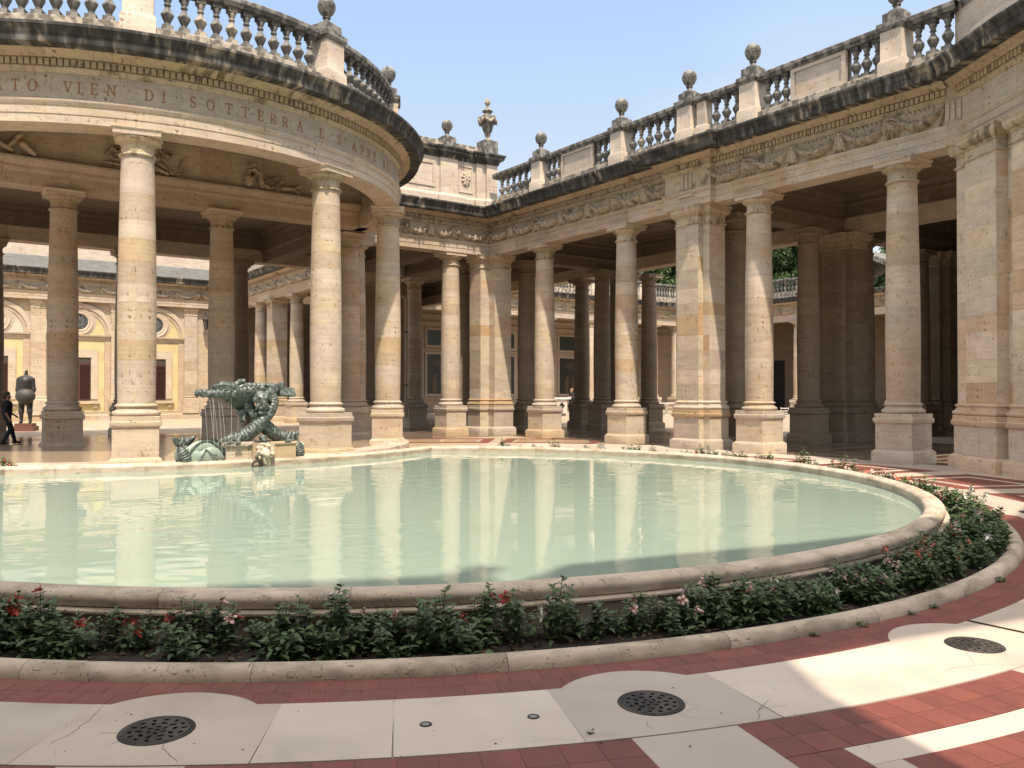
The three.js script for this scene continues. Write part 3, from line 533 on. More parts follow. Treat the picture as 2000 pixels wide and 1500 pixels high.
// ================================================================ back wing with attic
{
  const B = backB;
  addColumn(B, -1.948, 0);
  addColumn(B, -6.0, 0);
  entablature(B, CP, .1, c0, 401, { corners: [[c0, .5]] });
  garlands(B, CP, .5, c0 - .35, [c0 - 4.2, c0 - 1.95], 411);
  innerTrim(B, CP, .3, c0 - .3, 413);
  const rear = new Path([[-.4, -7], [-30, -7]]);
  entablature(B, rear, 0, rear.len, 421, { noDentils: true, len: 4 }); innerTrim(B, rear, 0, rear.len, 423);
  for (const x of [-8.0, -12.4, -16.8, -21.2, -25.6]) addColumn(B, x, -7, 0, 0, 'in');
  INNER = true; addPier(B, [[-2.65, -7.4], [-2.65, -6.6], [-1.75, -6.6], [-1.75, -7.4]], 431, { cx: -2.2, cz: -7 }); INNER = false;
  addColumn(B, .42, -7.2);
  part('ceiling', bbx(-30, -6.7, 8.345, 8.42, -6.7, 1.95), M.shadowed[1], B); part('ceiling', bbx(-6.698, -.32, 8.345, 8.42, -6.7, -.3), M.shadowed[1], B);
  part('roof', bbx(-30, -6.7, 8.6, 8.995, -7, 1.9), M.grey, B); part('roof', bbx(-6.698, -.1, 8.6, 8.995, -7, .1), M.grey, B);
  beam(B, -2.2, -6.7, -2.2, -.3, 433); beam(B, -6.8, -6.7, -6.8, 1.9, 434); beam(B, -20.4, -6.7, -20.4, 1.9, 435);
  // attic: base course, panel, pilaster, rosette niche, corner pilasters, cornice, urn
  const AP = new Path([[-6.2, -.28], [-2.3, -.28], [-2.3, -.18], [-1.5, -.18], [-1.5, -.28], [-.62, -.28], [-.62, -.16], [-.2, -.16], [-.2, -.04], [.32, -.04], [.32, -.7], [-6.2, -.7]], true), A = AP.all();
  part('attic_base', sweep([[.16, 9.0], [.16, 9.42], [.10, 9.5], [.02, 9.55], [0, 9.55]], A), M.ped[0], B);
  part('attic_wall', sweep([[0, 9.55], [0, 10.95]], A), M.ped[0], B);
  part('attic_cornice', sweep([[0, 10.95], [.03, 10.96], [.06, 11.05], [.09, 11.1], [.20, 11.16], [.22, 11.26], [.26, 11.3], [.26, 11.36], [-.3, 11.42]], A), M.dark, B);
  const fr = grp('attic_panel', B); for (const b of [bbx(-6, -2.5, 9.75, 9.85, -.282, -.245), bbx(-6, -2.5, 10.65, 10.75, -.282, -.245), bbx(-2.62, -2.5, 9.852, 10.648, -.282, -.245)]) part('frame', b, M.ped[1], fr);
  const rs = grp('rosette_panel', B); for (const b of [bbx(-1.4, -.74, 9.7, 9.76, -.282, -.25), bbx(-1.4, -.74, 10.74, 10.8, -.282, -.25), bbx(-1.4, -1.34, 9.762, 10.738, -.282, -.25), bbx(-.8, -.74, 9.762, 10.738, -.282, -.25)]) part('frame', b, M.ped[0], rs);
  { const st = [[0, 0, 0, 0, .06, .06, .1]]; for (let k = 0; k < 9; k++) { const a = k / 9 * 6.283; st.push([.08 * Math.cos(a), .1 * Math.sin(a), .17 * Math.cos(a), .24 * Math.sin(a), .05, .055, .07]); } const m = part('rosette', reliefGeo(.5, .7, st, 30, 40, .008, 5), M.stones[3], rs); m.position.set(-1.07, 10.25, -.27); }
  part('parapet_coping', bbx(-6.2, .1, 11.40, 11.62, -.62, -.22), M.greyPale, B);
  part('finial_block', bbx(-2.18, -1.62, 11.41, 11.80, -.6, -.12), M.grey, B); const f = part('ball_finial', finG, M.grey, B); f.position.set(-1.9, 11.8, -.36);
  part('urn_block', bbx(-.32, .32, 11.41, 11.95, -.62, 0), M.grey, B);
  const U = grp('urn', B); U.position.set(0, 11.95, -.3);
  part('foot', lathe([[0, 0], [.24, 0], [.25, .04], [.20, .07], [.10, .12], [.075, .2], [.085, .24], [.13, .26], [.13, .29], [.09, .31]], 24), M.greyPale, U);
  part('body', lathe([[.09, .31], [.15, .38], [.20, .5], [.24, .66], [.30, .8], [.33, .92], [.32, 1.0], [.26, 1.07], [.18, 1.11], [.14, 1.14], [.14, 1.2], [.20, 1.23], [.22, 1.26], [.20, 1.29]], 28), M.grey, U);
  const ga = []; for (let k = 0; k < 5; k++) { const a0 = k / 5 * 6.283, pts = []; for (let i = 0; i <= 6; i++) { const t = i / 6, a = a0 + t * 6.283 / 5; pts.push(V(.345 * Math.cos(a), .98 - .2 * Math.sin(Math.PI * t), .345 * Math.sin(a))); } ga.push(tube(pts, t => .03 + .045 * Math.sin(Math.PI * t), 22, 8, (t, th) => 1 + .18 * Math.sin(t * 60) * Math.cos(th * 3))); const c = new THREE.SphereGeometry(.075, 8, 6); c.translate(.33 * Math.cos(a0), 1.0, .33 * Math.sin(a0)); ga.push(c); }
  part('garland', merge(ga), M.greyPale, U);
  part('lid', lathe([[.20, 1.29], [.17, 1.33], [.10, 1.37], [.07, 1.42], [.05, 1.46], [.045, 1.5], [.09, 1.54], [.12, 1.60], [.11, 1.68], [.06, 1.76], [.015, 1.82], [0, 1.83]], 20), M.greyPale, U);
}
// ================================================================ round portico
const RC = [-13.6, 2.26], RR = 6.89;
{
  const B = thing('round_portico', 'semicircular travertine portico with an inscribed frieze and balustrade above the fountain', 'portico', CO, CT);
  const onC = (a, r = RR) => [RC[0] + r * Math.cos(rad(a)), RC[1] + r * Math.sin(rad(a))];
  for (const a of [-9.06, 28.43, 65.92, 103.41, 140.9, 178.4]) { const [x, z] = onC(a); addColumn(B, x, z, rad(90 - a), 0); }
  for (const x of [RC[0] - 2.13, RC[0] + 2.13]) addColumn(B, x, RC[1], 0, 0);
  const P = arcPath(RC[0], RC[1], RR, 196, -17, 150);
  entablature(B, P, 0, P.len, 501, { len: 1.9, friezeMats: [stoneM(.44, .37, .285), stoneM(.46, .385, .30), stoneM(.43, .365, .275)] });
  // inside: curved inner face, flat ceiling, straight rear beam with carved panels
  blocks(P, 0, P.len, 3, (a, b) => part('inner_frieze', sweep([[-.33, 7.655], [-.38, 7.66], [-.39, 7.7], [-.33, 7.73], [-.33, 8.2], [-.36, 8.22], [-.36, 8.36], [-.44, 8.40], [-.5, 8.5], [-.56, 8.55], [-.62, 8.9]], P.sub(a, b)), M.vault[0], B), rngOf(5));
  { const d = []; for (let s = .1; s < P.len; s += .15) { const q = P.at(s); d.push(bx(.085, .11, .07).rotateY(Math.atan2(q.nx, q.nz)).translate(q.x - q.nx * .385, 8.29, q.z - q.nz * .385)); } part('inner_dentils', merge(d), M.vault[1], B, true); }
  const disc = (r, y, m, n) => { const sh = new THREE.Shape(); for (let i = 0; i <= 90; i++) { const a = rad(-9 + 198 * i / 90); sh.lineTo(r * Math.cos(a), r * Math.sin(a)); } const g = new THREE.ExtrudeGeometry(sh, { depth: .09, bevelEnabled: false }); g.rotateX(Math.PI / 2); g.translate(RC[0], y, RC[1]); return part(n, g, m, B); };
  disc(6.6, 8.98, M.vault[0], 'ceiling'); disc(6.95, 9.08, M.grey, 'terrace');
  const bp = new Path([[RC[0] - 6.9, RC[1]], [RC[0] + 6.9, RC[1]]]);
  blocks(bp, 0, bp.len, 2.4, (a, b) => part('rear_beam_block', sweep([[-.33, 8.9], [-.33, 7.15], [.33, 7.15], [.33, 7.33], [.345, 7.335], [.345, 7.5], [.36, 7.51], [.38, 7.56], [.40, 7.58], [.40, 7.66], [.46, 7.70], [.52, 7.78], [.54, 7.80], [.54, 7.86], [.33, 7.88]], bp.sub(a, b)), stoneAt(rngOf(Math.round(a * 7))), B), rngOf(9));
  blocks(bp, 0, bp.len, 1.15, (a, b) => part('wall_panel', sweep([[.30, 7.88], [.33, 7.885], [.33, 8.90]], bp.sub(a, b)), pick([M.stones[2], M.stones[1], M.stones[0]], rngOf(Math.round(a * 31))), B), rngOf(10));
  // carved figures: a reclining figure by a shell, a child with a jar and fish, scrolling leaves
  const fig1 = [[-.1, .22, .02, .30, .075, .07, .10], [.08, .33, .08, .33, .075, .075, .12], [-.02, .2, -.35, .02, .10, .085, .12], [-.35, .02, -.12, -.12, .085, .06, .12], [-.12, -.12, .28, -.3, .06, .035, .10], [-.3, .0, .02, -.02, .075, .06, .10], [.02, -.02, .38, -.28, .055, .035, .08], [.1, .25, .26, .12, .045, .035, .09], [.26, .12, .4, .18, .035, .03, .08], ...curl(-.75, .02, .20, .03, 0, 1.6, .05, .03), [-.55, .05, -.3, .1, .05, .06, .09], [-.98, -.2, -.7, -.22, .03, .05, .05], [-1.05, -.3, -.4, -.3, .02, .04, .04], ...curl(.62, -.2, .1, .02, 3, -1.2, .03, .02), [.5, -.33, .85, -.33, .03, .02, .04], [.55, -.1, .62, .08, .035, .05, .06], [.45, -.3, 1.0, -.34, .02, .02, .03]];
  for (let k = 0; k < 9; k++) { const a = k / 9 * 6.28; fig1.push([.09 + .075 * Math.cos(a), .37 + .06 * Math.sin(a), .09 + .1 * Math.cos(a), .37 + .08 * Math.sin(a), .03, .025, .12]); }
  const fig2 = [[-.35, -.1, -.35, -.22, .13, .10, .13], [-.35, .05, -.35, .05, .06, .06, .08], [-.25, .14, -.1, .02, .06, .075, .12], [-.26, .25, -.26, .25, .07, .07, .12], [-.1, .02, -.05, -.2, .075, .06, .11], [-.05, -.2, .12, -.26, .05, .04, .09], [-.2, .1, -.36, .1, .035, .03, .1], ...curl(.33, -.05, .12, .02, 3.14, -1.4, .03, .02), [.1, -.28, .3, -.2, .03, .03, .06], [.5, -.22, .75, -.2, .07, .05, .09], [.72, -.2, .9, -.1, .03, .05, .06], [.72, -.2, .9, -.3, .03, .05, .06], [.85, -.33, 1.1, -.35, .025, .015, .04], [-.6, -.34, .2, -.34, .02, .02, .03]];
  const fig3 = [...curl(-.4, .05, .22, .04, 1, 1.5, .05, .035), [-.2, -.05, .15, -.25, .07, .06, .1], [.1, -.2, .3, .1, .06, .07, .1], [.3, .1, .45, .3, .05, .05, .09], [-.7, -.1, -.4, -.25, .06, .05, .08], [.35, -.1, .55, -.28, .09, .07, .11], [-.8, -.33, .7, -.34, .02, .02, .03], [-.1, .1, .1, .2, .05, .04, .08]];
  { const r = rngOf(55); for (const [f, n] of [[fig1, 40], [fig2, 26], [fig3, 30]]) for (let k = 0; k < n; k++) { const s = f[Math.floor(r() * 14)], q = r(), x = s[0] + (s[2] - s[0]) * q + rr(-.05, .05, r), y = s[1] + (s[3] - s[1]) * q + rr(-.05, .05, r); f.push([x, y, x + rr(-.08, .08, r), y - rr(.02, .08, r), .016, .010, (s[6] || .06) + .03]); } }
  const G = [[fig1, 3.2, .8, .1], [fig2, 3.0, .8, 3.25], [fig3, 2.6, .8, -3.6]];
  for (const [st, w, h, dx] of G) { const m = part('carved_relief', reliefGeo(w, h, st, 220, 66, .012, 3), M.stones[2], B); m.position.set(RC[0] + dx, 8.30, RC[1] + .333); m.scale.set(1.3, 1.2, 2.4); }
  // inscription cut into the frieze, letter by letter
  const font = await new FontLoader().loadAsync('fonts/droid/droid_serif_regular.typeface.json');
  const ins = grp('inscription', B), RF = RR + .331;
  const T = ['A', 124.5, 'T', 121.7, 'O', 119.1, 'V', 113.8, 'I', 112.1, 'E', 109.9, 'N', 107.3, '·', 104.6, 'D', 101.7, 'I', 99.4, '·', 97.4, 'S', 94.8, 'O', 91.9, 'T', 88.8, 'T', 85.9, 'E', 83.1, 'R', 80.6, 'R', 78.2, 'A', 75.0, '·', 72.6, 'E', 69.9, '·', 67.3, 'S', 65.2, "'", 63.3, 'A', 60.4, 'P', 57.6, 'R', 55.0, 'E', 52.4, '·', 50.2, 'A', 47.4, 'L', 44.6];
  for (let i = 0; i < T.length; i += 2) {
    const g = T[i] === '·' ? new THREE.CylinderGeometry(.026, .026, .012, 4).rotateX(Math.PI / 2).translate(0, .14, 0) : new TextGeometry(T[i], { font, size: .215, depth: .012, curveSegments: 6, bevelEnabled: false });
    g.computeBoundingBox(); g.translate(-(g.boundingBox.min.x + g.boundingBox.max.x) / 2, 0, -.006); g.scale(.92, 1.1, 1);
    const m = part('letter', g, M.letter, ins), a = T[i + 1], [x, z] = onC(a, RF); m.position.set(x, 7.77, z); m.rotation.y = rad(90 - a);
  }
  // balustrade
  const BP = arcPath(RC[0], RC[1], RR, 192, -12, 140), sa = a => (192 - a) / 204 * BP.len;
  rails(B, BP, 0, BP.len, rngOf(511), 1.5);
  const peds = [-9.06, 28.43, 65.92, 103.41, 140.9, 178.4];
  for (const a of peds) { const [x, z] = onC(a); pedestal(B, x, z, rad(90 - a), { half: .30 }); }
  for (let i = 0; i < peds.length - 1; i++) balRun(B, BP, sa(peds[i + 1] - 3.3), sa(peds[i] + 3.3), 11);
  // raised floor of the portico
  const step = arcPath(RC[0], RC[1], 7.53, 200, -16, 60);
  blocks(step, 0, step.len, 1.6, (a, b) => part('step_stone', sweep([[0, 0], [0, .2], [-.015, .215], [-.7, .215]], step.sub(a, b)), pick(M.coping, R), B), rngOf(14));
  const fs = new THREE.Shape(); for (let i = 0; i <= 80; i++) { const a = rad(-19.9 + 219.8 * i / 80); fs.lineTo(6.85 * Math.cos(a), 6.85 * Math.sin(a)); }
  const fg = new THREE.ShapeGeometry(fs); fg.rotateX(Math.PI / 2); fg.translate(RC[0], .212, RC[1]); part('portico_floor', fg, M.portico, B);
}
// ================================================================ ground, pool, paving (polar frame about the pool centre)
const PO = [-1.8, 0, -13.2];
const pol = (r, a) => [r * Math.cos(rad(a)), r * Math.sin(rad(a))];
{
  const g = part('ground', new THREE.CircleGeometry(500, 64).rotateX(-Math.PI / 2).translate(0, -.035, -20), std({ color: lin(.34, .28, .20), roughness: 1, map: MARB }), scene); g.userData.kind = 'structure';
}
const copP = (() => {
  const p = []; for (let i = 0; i < 150; i++) p.push(pol(7.6, 193.5 - 285.7 * i / 150));
  for (let i = 0; i < 40; i++) { const q = pol(9.0, 19.98 + 61.35 * i / 40); p.push([q[0] - 8.747, q[1] - 10.67]); }
  return new Path(p, true);
})();
{
  const B = thing('pool_basin', 'round low travertine pool basin with a rolled coping, notched by the portico', 'pool', PO), r = rngOf(601);
  blocks(copP, 0, copP.len, 1.3, (a, b) => {
    const P = copP.sub(a, b), m = pick(M.coping, r); if (Math.abs(b - copP.len) < .01) P[P.length - 1] = copP.v[0];
    part('coping_stone', sweep([[-.10, .165], [-.105, .215], ...arcPts(0, .272, .115, 195, -15, 12).map(q => [q[0], .272 + (q[1] - .272) * .52]), [.10, .222], [.085, .214]], P), m, B);
    part('wall_stone', sweep([[-.095, -.3], [-.095, .17]], P), M.damp, B);
    part('wall_stone', sweep([[.08, .214], [.145, .208], [.152, .200], [.152, .186], [.125, .172], [.11, .14], [.135, -.05]], P), r() < .75 ? M.coping[2] : M.damp, B);
  }, r);
  const ws = new THREE.Shape(); ws.setFromPoints(copP.v.map(q => new THREE.Vector2(q.x - q.nx * q.k * .08, q.z - q.nz * q.k * .08)));
  const wg = new THREE.ShapeGeometry(ws); wg.rotateX(Math.PI / 2); wg.computeVertexNormals();
  { const n = wg.attributes.normal; for (let i = 0; i < n.count; i++) n.setXYZ(i, 0, 1, 0); const ix = wg.index; for (let i = 0; i < ix.count; i += 3) { const a = ix.getX(i); ix.setX(i, ix.getX(i + 1)); ix.setX(i + 1, a); } }
  const w = part('water', wg, M.water, scene); w.position.set(PO[0], .185, PO[2]); w.userData.kind = 'structure';
}
const kerbP = (() => { const p = []; for (let i = 0; i <= 150; i++) p.push(pol(8.38, 184 - 268 * i / 150)); return new Path(p); })();
{
  const B = thing('flower_bed_kerb', 'low rounded travertine kerb curving around the flower bed', 'kerb', PO), r = rngOf(611);
  blocks(kerbP, 0, kerbP.len, 1.25, (a, b) => part('kerb_stone', sweep([[-.085, -.03], ...arcPts(0, .0, .085, 180, 0, 10), [.085, -.03]], kerbP.sub(a, b)), pick(M.coping, r), B), r);
  const soil = part('soil', sweep([[-.64, .03], [-.4, .05], [-.15, .035], [-.03, .02]], kerbP.all()), M.soil, scene); soil.position.set(...PO); soil.userData.kind = 'structure';
}
const DR = k => 73.9 + 15.65 * k;       // angle of the k-th drain
const sector = (r0, r1, a0, a1, y, n = 0) => { const k = n || Math.max(2, Math.ceil(Math.abs(a1 - a0) / 1.2)), rm = (r0 + r1) / 2, gap = .0013, da = gap / rm * 57.3; return sweep([[r0 - rm + gap, y - .02], [r0 - rm + gap, y], [r1 - rm - gap, y], [r1 - rm - gap, y - .02]], arcPath(0, 0, rm, Math.max(a0, a1) - da, Math.min(a0, a1) + da, k).all()); };
{
  const B = structure('pavement', PO), r = rngOf(621);
  const bed = part('grout', new THREE.RingGeometry(8.3, 14.6, 120, 1).rotateX(-Math.PI / 2).translate(0, -.006, 0), M.grout, B);
  const red = () => pick(M.reds, r), wh = () => pick(M.marbles, r);
  // red tile band beside the kerb, two rows
  for (let row = 0; row < 2; row++) { const r0 = 8.475 + row * .168, r1 = r0 + .168; let a = -82 + row * .6; while (a < 128) { const near = a > 20, d = near ? 1.25 : 5; part('red_tile', sector(r0, r1, a, a + d, .004), red(), B); a += d; } }
  // white slabs: a drain slab with a round bulge, then plain slabs
  for (let k = -10; k <= 3; k++) {
    const c = DR(k), L = c - 3.35, U = c + 3.05;
    const sh = new THREE.Shape(), pts = [];
    for (let i = 0; i <= 10; i++) pts.push(pol(9.528, L + (U - L) * i / 10 + .01));
    const h = rad(2.5); pts.push(pol(8.818, U)); pts.push(pol(8.818, c + 2.5));
    const cc = pol(9.15, c), e0 = pol(8.818, c + 2.5), e1 = pol(8.818, c - 2.5), t0 = Math.atan2(e0[1] - cc[1], e0[0] - cc[0]), rb = Math.hypot(e0[0] - cc[0], e0[1] - cc[1]); let t1 = Math.atan2(e1[1] - cc[1], e1[0] - cc[0]);
    while (t1 < t0) t1 += 6.28318; for (let i = 1; i < 16; i++) { const t = t0 + (t1 - t0) * i / 16; pts.push([cc[0] + rb * Math.cos(t), cc[1] + rb * Math.sin(t)]); }
    pts.push(e1, pol(8.818, L));
    sh.setFromPoints(pts.map(q => new THREE.Vector2(...q)));
    const hole = new THREE.Path(); hole.absarc(cc[0], cc[1], .178, 0, Math.PI * 2, true); sh.holes.push(hole);
    const g = new THREE.ExtrudeGeometry(sh, { depth: .02, bevelEnabled: false, curveSegments: 24 }); g.rotateX(Math.PI / 2); g.translate(0, .008, 0); shiftUV(g, r); part('white_slab', g, M.marbles[k === 1 ? 0 : k === 0 ? 2 : 3], B);
    const cuts = k % 2 === 0 ? [U, U + 3.45, U + 8.9, L + 15.65] : [U, L + 15.65];
    const cc2 = (k === 0) ? [U, U + 5.45, L + 15.65] : k === -1 ? [U, L + 15.65] : cuts;
    const list = cc2.filter((q, i) => i === 0 || (q > cc2[i - 1] + .5 && q <= L + 15.66));
    for (let i = 0; i < list.length - 1; i++) part('white_slab', sector(8.818, 9.528, list[i], list[i + 1], .008), k === 0 || k === -1 ? M.marbles[1] : k === 1 ? M.marbles[2] : wh(), B);
  }
  // framed red panels between radial white strips
  for (let k = -10; k <= 3; k++) {
    const c = DR(k), n = DR(k + 1), a0 = c + 1.7, a1 = n - 1.7, near = k >= -2 && k <= 1, s = 1.85, w = .95;
    part('white_slab', sector(9.532, 10.6, c - 1.7, c + 1.7, .004), wh(), B); part('white_slab', sector(10.6, 11.7, c - 1.7, c + 1.7, .004), wh(), B);
    const tiles = (r0, r1, b0, b1, rows, cols) => { for (let i = 0; i < rows; i++) for (let j = 0; j < cols; j++) part('red_tile', sector(r0 + (r1 - r0) * i / rows, r0 + (r1 - r0) * (i + 1) / rows, b0 + (b1 - b0) * j / cols, b0 + (b1 - b0) * (j + 1) / cols, .0045), red(), B); };
    tiles(9.535, 9.915, a0, a1, near ? 2 : 1, near ? 11 : 3);
    tiles(9.918, 11.3, a0, a0 + s, near ? 7 : 2, near ? 2 : 1); tiles(9.918, 11.3, a1 - s, a1, near ? 7 : 2, near ? 2 : 1);
    tiles(11.3, 11.66, a0, a1, 1, near ? 6 : 3);
    part('white_slab', sector(9.918, 10.10, a0 + s, a1 - s, .004), wh(), B); part('white_slab', sector(11.12, 11.297, a0 + s, a1 - s, .004), wh(), B);
    part('white_slab', sector(10.10, 11.12, a0 + s, a0 + s + w, .004), wh(), B); part('white_slab', sector(10.10, 11.12, a1 - s - w, a1 - s, .004), wh(), B);
    tiles(10.10, 11.12, a0 + s + w, a1 - s - w, near ? 5 : 1, near ? 7 : 2);
  }
  for (const [a0, a1] of [[-84.5, -72], [-98.5, -86]]) {      // framed panels in the inner corner of the court
    const r0 = 14.35, r1 = 17.0, w = 1.3, f = .34;
    part('red_tile', sector(r0, r0 + f, a0, a1, .008), red(), B); part('red_tile', sector(r1 - f, r1, a0, a1, .008), red(), B); part('red_tile', sector(r0 + f, r1 - f, a0, a0 + w, .008), red(), B); part('red_tile', sector(r0 + f, r1 - f, a1 - w, a1, .008), red(), B);
    part('tan_slab', sector(r0 + f + .16, r1 - f - .16, a0 + w + .6, (a0 + a1) / 2 - .3, .0085), M.tanSlab, B); part('tan_slab', sector(r0 + f + .16, r1 - f - .16, (a0 + a1) / 2 + .3, a1 - w - .6, .0085), M.tanSlab, B);
  }
  for (let a = -86; a < 128; a += 5.2) { part('white_slab', sector(11.66, 12.9, a, a + 5.2, .003), wh(), B); part('white_slab', sector(12.9, 14.5, a, a + 5.2, .003), wh(), B); }
}
{ // polished gallery floors and the floors of the neighbouring courts
  const B = structure('gallery_floor', CO, CT);
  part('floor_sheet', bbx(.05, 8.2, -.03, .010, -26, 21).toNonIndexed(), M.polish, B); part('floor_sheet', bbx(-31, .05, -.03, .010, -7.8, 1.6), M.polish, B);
  const fr = (x0, x1, z0, z1, w, m) => part('floor_inlay', sweep([[-w, .011], [-w, .0145], [w, .0145], [w, .011]], rectPath(x0, x1, z0, z1).all()), m, B);
  for (const [x0, x1, z0, z1] of [[.7, 6.7, 1, 10], [.7, 6.7, 12, 18], [.7, 6.7, -6.4, -1], [-6.3, -.8, -6.4, -.8], [-13.4, -7.2, -6.4, 1.2], [-20, -13.8, -6.4, 1.2], [-27, -20.6, -6.4, 1.2], [.7, 6.7, -16, -8]]) {
    for (const [d, w, m] of [[.1, .09, M.polishPale], [.42, .10, M.polishDark], [.75, .05, M.polishPale], [1.05, .12, M.polishDark], [1.4, .07, M.polishPale], [2.0, .16, M.polishDark], [2.35, .05, M.polishPale]]) if (x1 - x0 > 2 * d + .4) fr(x0 + d, x1 - d, z0 + d, z1 - d, w, m);
  }
  const C = structure('courtyard_paving', CO, CT);
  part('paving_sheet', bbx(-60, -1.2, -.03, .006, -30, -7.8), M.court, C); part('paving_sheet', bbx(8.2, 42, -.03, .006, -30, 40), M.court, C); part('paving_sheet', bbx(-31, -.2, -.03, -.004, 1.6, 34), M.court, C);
  for (let i = 0; i < 9; i++) { const z = -9.5 - i * 2.05; part('paving_inlay', bbx(-40, -1.4, .006, .010, z - .12, z + .12), M.marbles[1], C); if (i % 2) part('paving_inlay', bbx(-40, -1.4, .006, .010, z + .5, z + 1.4), std({ color: lin(.5, .38, .27), map: MARB, roughness: .45 }), C); }
  for (let i = 0; i < 12; i++) { const x = -3 - i * 3.2; part('paving_inlay', bbx(x - .12, x + .12, .0105, .0125, -27, -8.2), M.marbles[3], C); }
}
{ // cracks in the slabs
  const B = scene.getObjectByName('pavement'), r = rngOf(631), C = [[9.118, 90.29, 9.18, 90.63, 9.182, 91.25], [9.287, 89.04, 9.355, 88.85, 9.497, 88.13], [9.227, 90.07, 9.314, 90.53], [8.83, 92.27, 8.982, 92.09, 9.161, 92.03, 9.321, 92.22], [9.295, 69.89, 9.342, 70.41, 9.41, 70.94, 9.481, 71.21, 9.519, 71.4], [9.4, 70.86, 9.389, 70.27, 9.414, 69.85], [9.212, 59.47, 9.382, 60.7, 9.409, 60.17], [9.382, 60.7, 9.351, 61.64, 9.363, 62.33], [9.376, 74.66, 9.421, 74.83, 9.464, 74.74]];
  for (const c of C) {
    const p = [], q = []; for (let i = 0; i < c.length; i += 2) p.push(new THREE.Vector3(...[pol(c[i], c[i + 1])].map(a => [a[0], 0, a[1]])[0]));
    for (let i = 0; i < p.length - 1; i++) for (let k = 0; k < 7; k++) { const v = p[i].clone().lerp(p[i + 1], k / 7); if (i + k > 0) { v.x += rr(-.006, .006, r); v.z += rr(-.006, .006, r); } q.push([v.x, v.z]); } q.push([p[p.length - 1].x, p[p.length - 1].z]);
    const P = new Path(q).all(), pos = [], ix = []; P.forEach((a, i) => { const w = (.0006 + .0010 * r()) * (i === P.length - 1 ? .3 : 1); pos.push(a.x + a.nx * w, .0088, a.z + a.nz * w, a.x - a.nx * w, .0088, a.z - a.nz * w); if (i) ix.push(i * 2 - 2, i * 2, i * 2 - 1, i * 2 - 1, i * 2, i * 2 + 1); });
    const g = new THREE.BufferGeometry(); g.setAttribute('position', new THREE.Float32BufferAttribute(pos, 3)); g.setAttribute('uv', new THREE.Float32BufferAttribute(new Array(pos.length / 3 * 2).fill(0), 2)); g.setIndex(ix); g.computeVertexNormals(); part('crack', g, M.black, B);
  }
}
// ---- drain covers, floor lights
const drainG = (() => {
  const sh = new THREE.Shape(); sh.absarc(0, 0, .150, 0, Math.PI * 2, false);
  const hole = (x, y, w, h, rot) => { const p = new THREE.Path(), n = 6; for (let i = 0; i <= n; i++) { const a = -i / n * 6.2832, q = w * Math.cos(a), s = h * Math.sin(a) * (1 + .35 * Math.cos(a)); const X = x + q * Math.cos(rot) - s * Math.sin(rot), Y = y + q * Math.sin(rot) + s * Math.cos(rot); i ? p.lineTo(X, Y) : p.moveTo(X, Y); } sh.holes.push(p); };
  hole(0, 0, .012, .012, 0);
  for (let i = 0; i < 6; i++) { const a = i / 6 * 6.283; hole(.040 * Math.cos(a), .040 * Math.sin(a), .016, .010, a + .9); }
  for (let i = 0; i < 10; i++) { const a = i / 10 * 6.283 + .2; hole(.082 * Math.cos(a), .082 * Math.sin(a), .021, .011, a + (i % 2 ? 1.2 : -.3)); }
  for (let i = 0; i < 14; i++) { const a = i / 14 * 6.283; hole(.124 * Math.cos(a), .124 * Math.sin(a), .017, .011, a + (i % 2 ? .2 : 1.4)); }
  const g = new THREE.ExtrudeGeometry(sh, { depth: .012, bevelEnabled: false, curveSegments: 40 }); g.rotateX(-Math.PI / 2); return g;
})();
{
  const L = { 1: 'round pierced iron drain cover at the left of the foreground paving', 0: 'round pierced iron drain cover in the middle of the foreground paving', '-1': 'round iron drain cover in the sunny slab on the right', '-3': 'small far drain cover by the right edge beyond the bed kerb', '-4': 'farthest drain cover, half hidden behind the flowers on the right' };
  for (const k of [1, 0, -1, -3, -4, -2]) {
    if (!L[k]) continue;
    const [x, z] = pol(9.15, DR(k)), t = thing('drain_cover', L[k], 'drain cover', [PO[0] + x, 0, PO[2] + z], k * .7, 'drain covers in the white slabs');
    part('rim', lathe([[.148, -.004], [.150, .0095], [.153, .0125], [.160, .0135], [.162, .0115], [.168, .0115], [.170, .0135], [.174, .0135], [.178, .009]], 48), M.iron, t);
    const g = part('grating', drainG, M.iron, t); g.position.y = 0; part('sump', new THREE.CircleGeometry(.16, 24).rotateX(-Math.PI / 2).translate(0, -.004, 0), M.black, t);
  }
  for (const [a, l] of [[81.4, 'left of the two small round lights set in the white slab'], [78.0, 'right of the two small round lights set in the white slab']]) {
    const [x, z] = pol(9.18, a), t = thing('floor_light', l, 'floor light', [PO[0] + x, .008, PO[2] + z], 0, 'recessed lights in the slab');
    part('rim', lathe([[.020, .002], [.021, .005], [.029, .005], [.032, .0]], 24), M.iron, t); part('lens', lathe([[0, .0035], [.0205, .003]], 20), M.lead, t);
  }
}
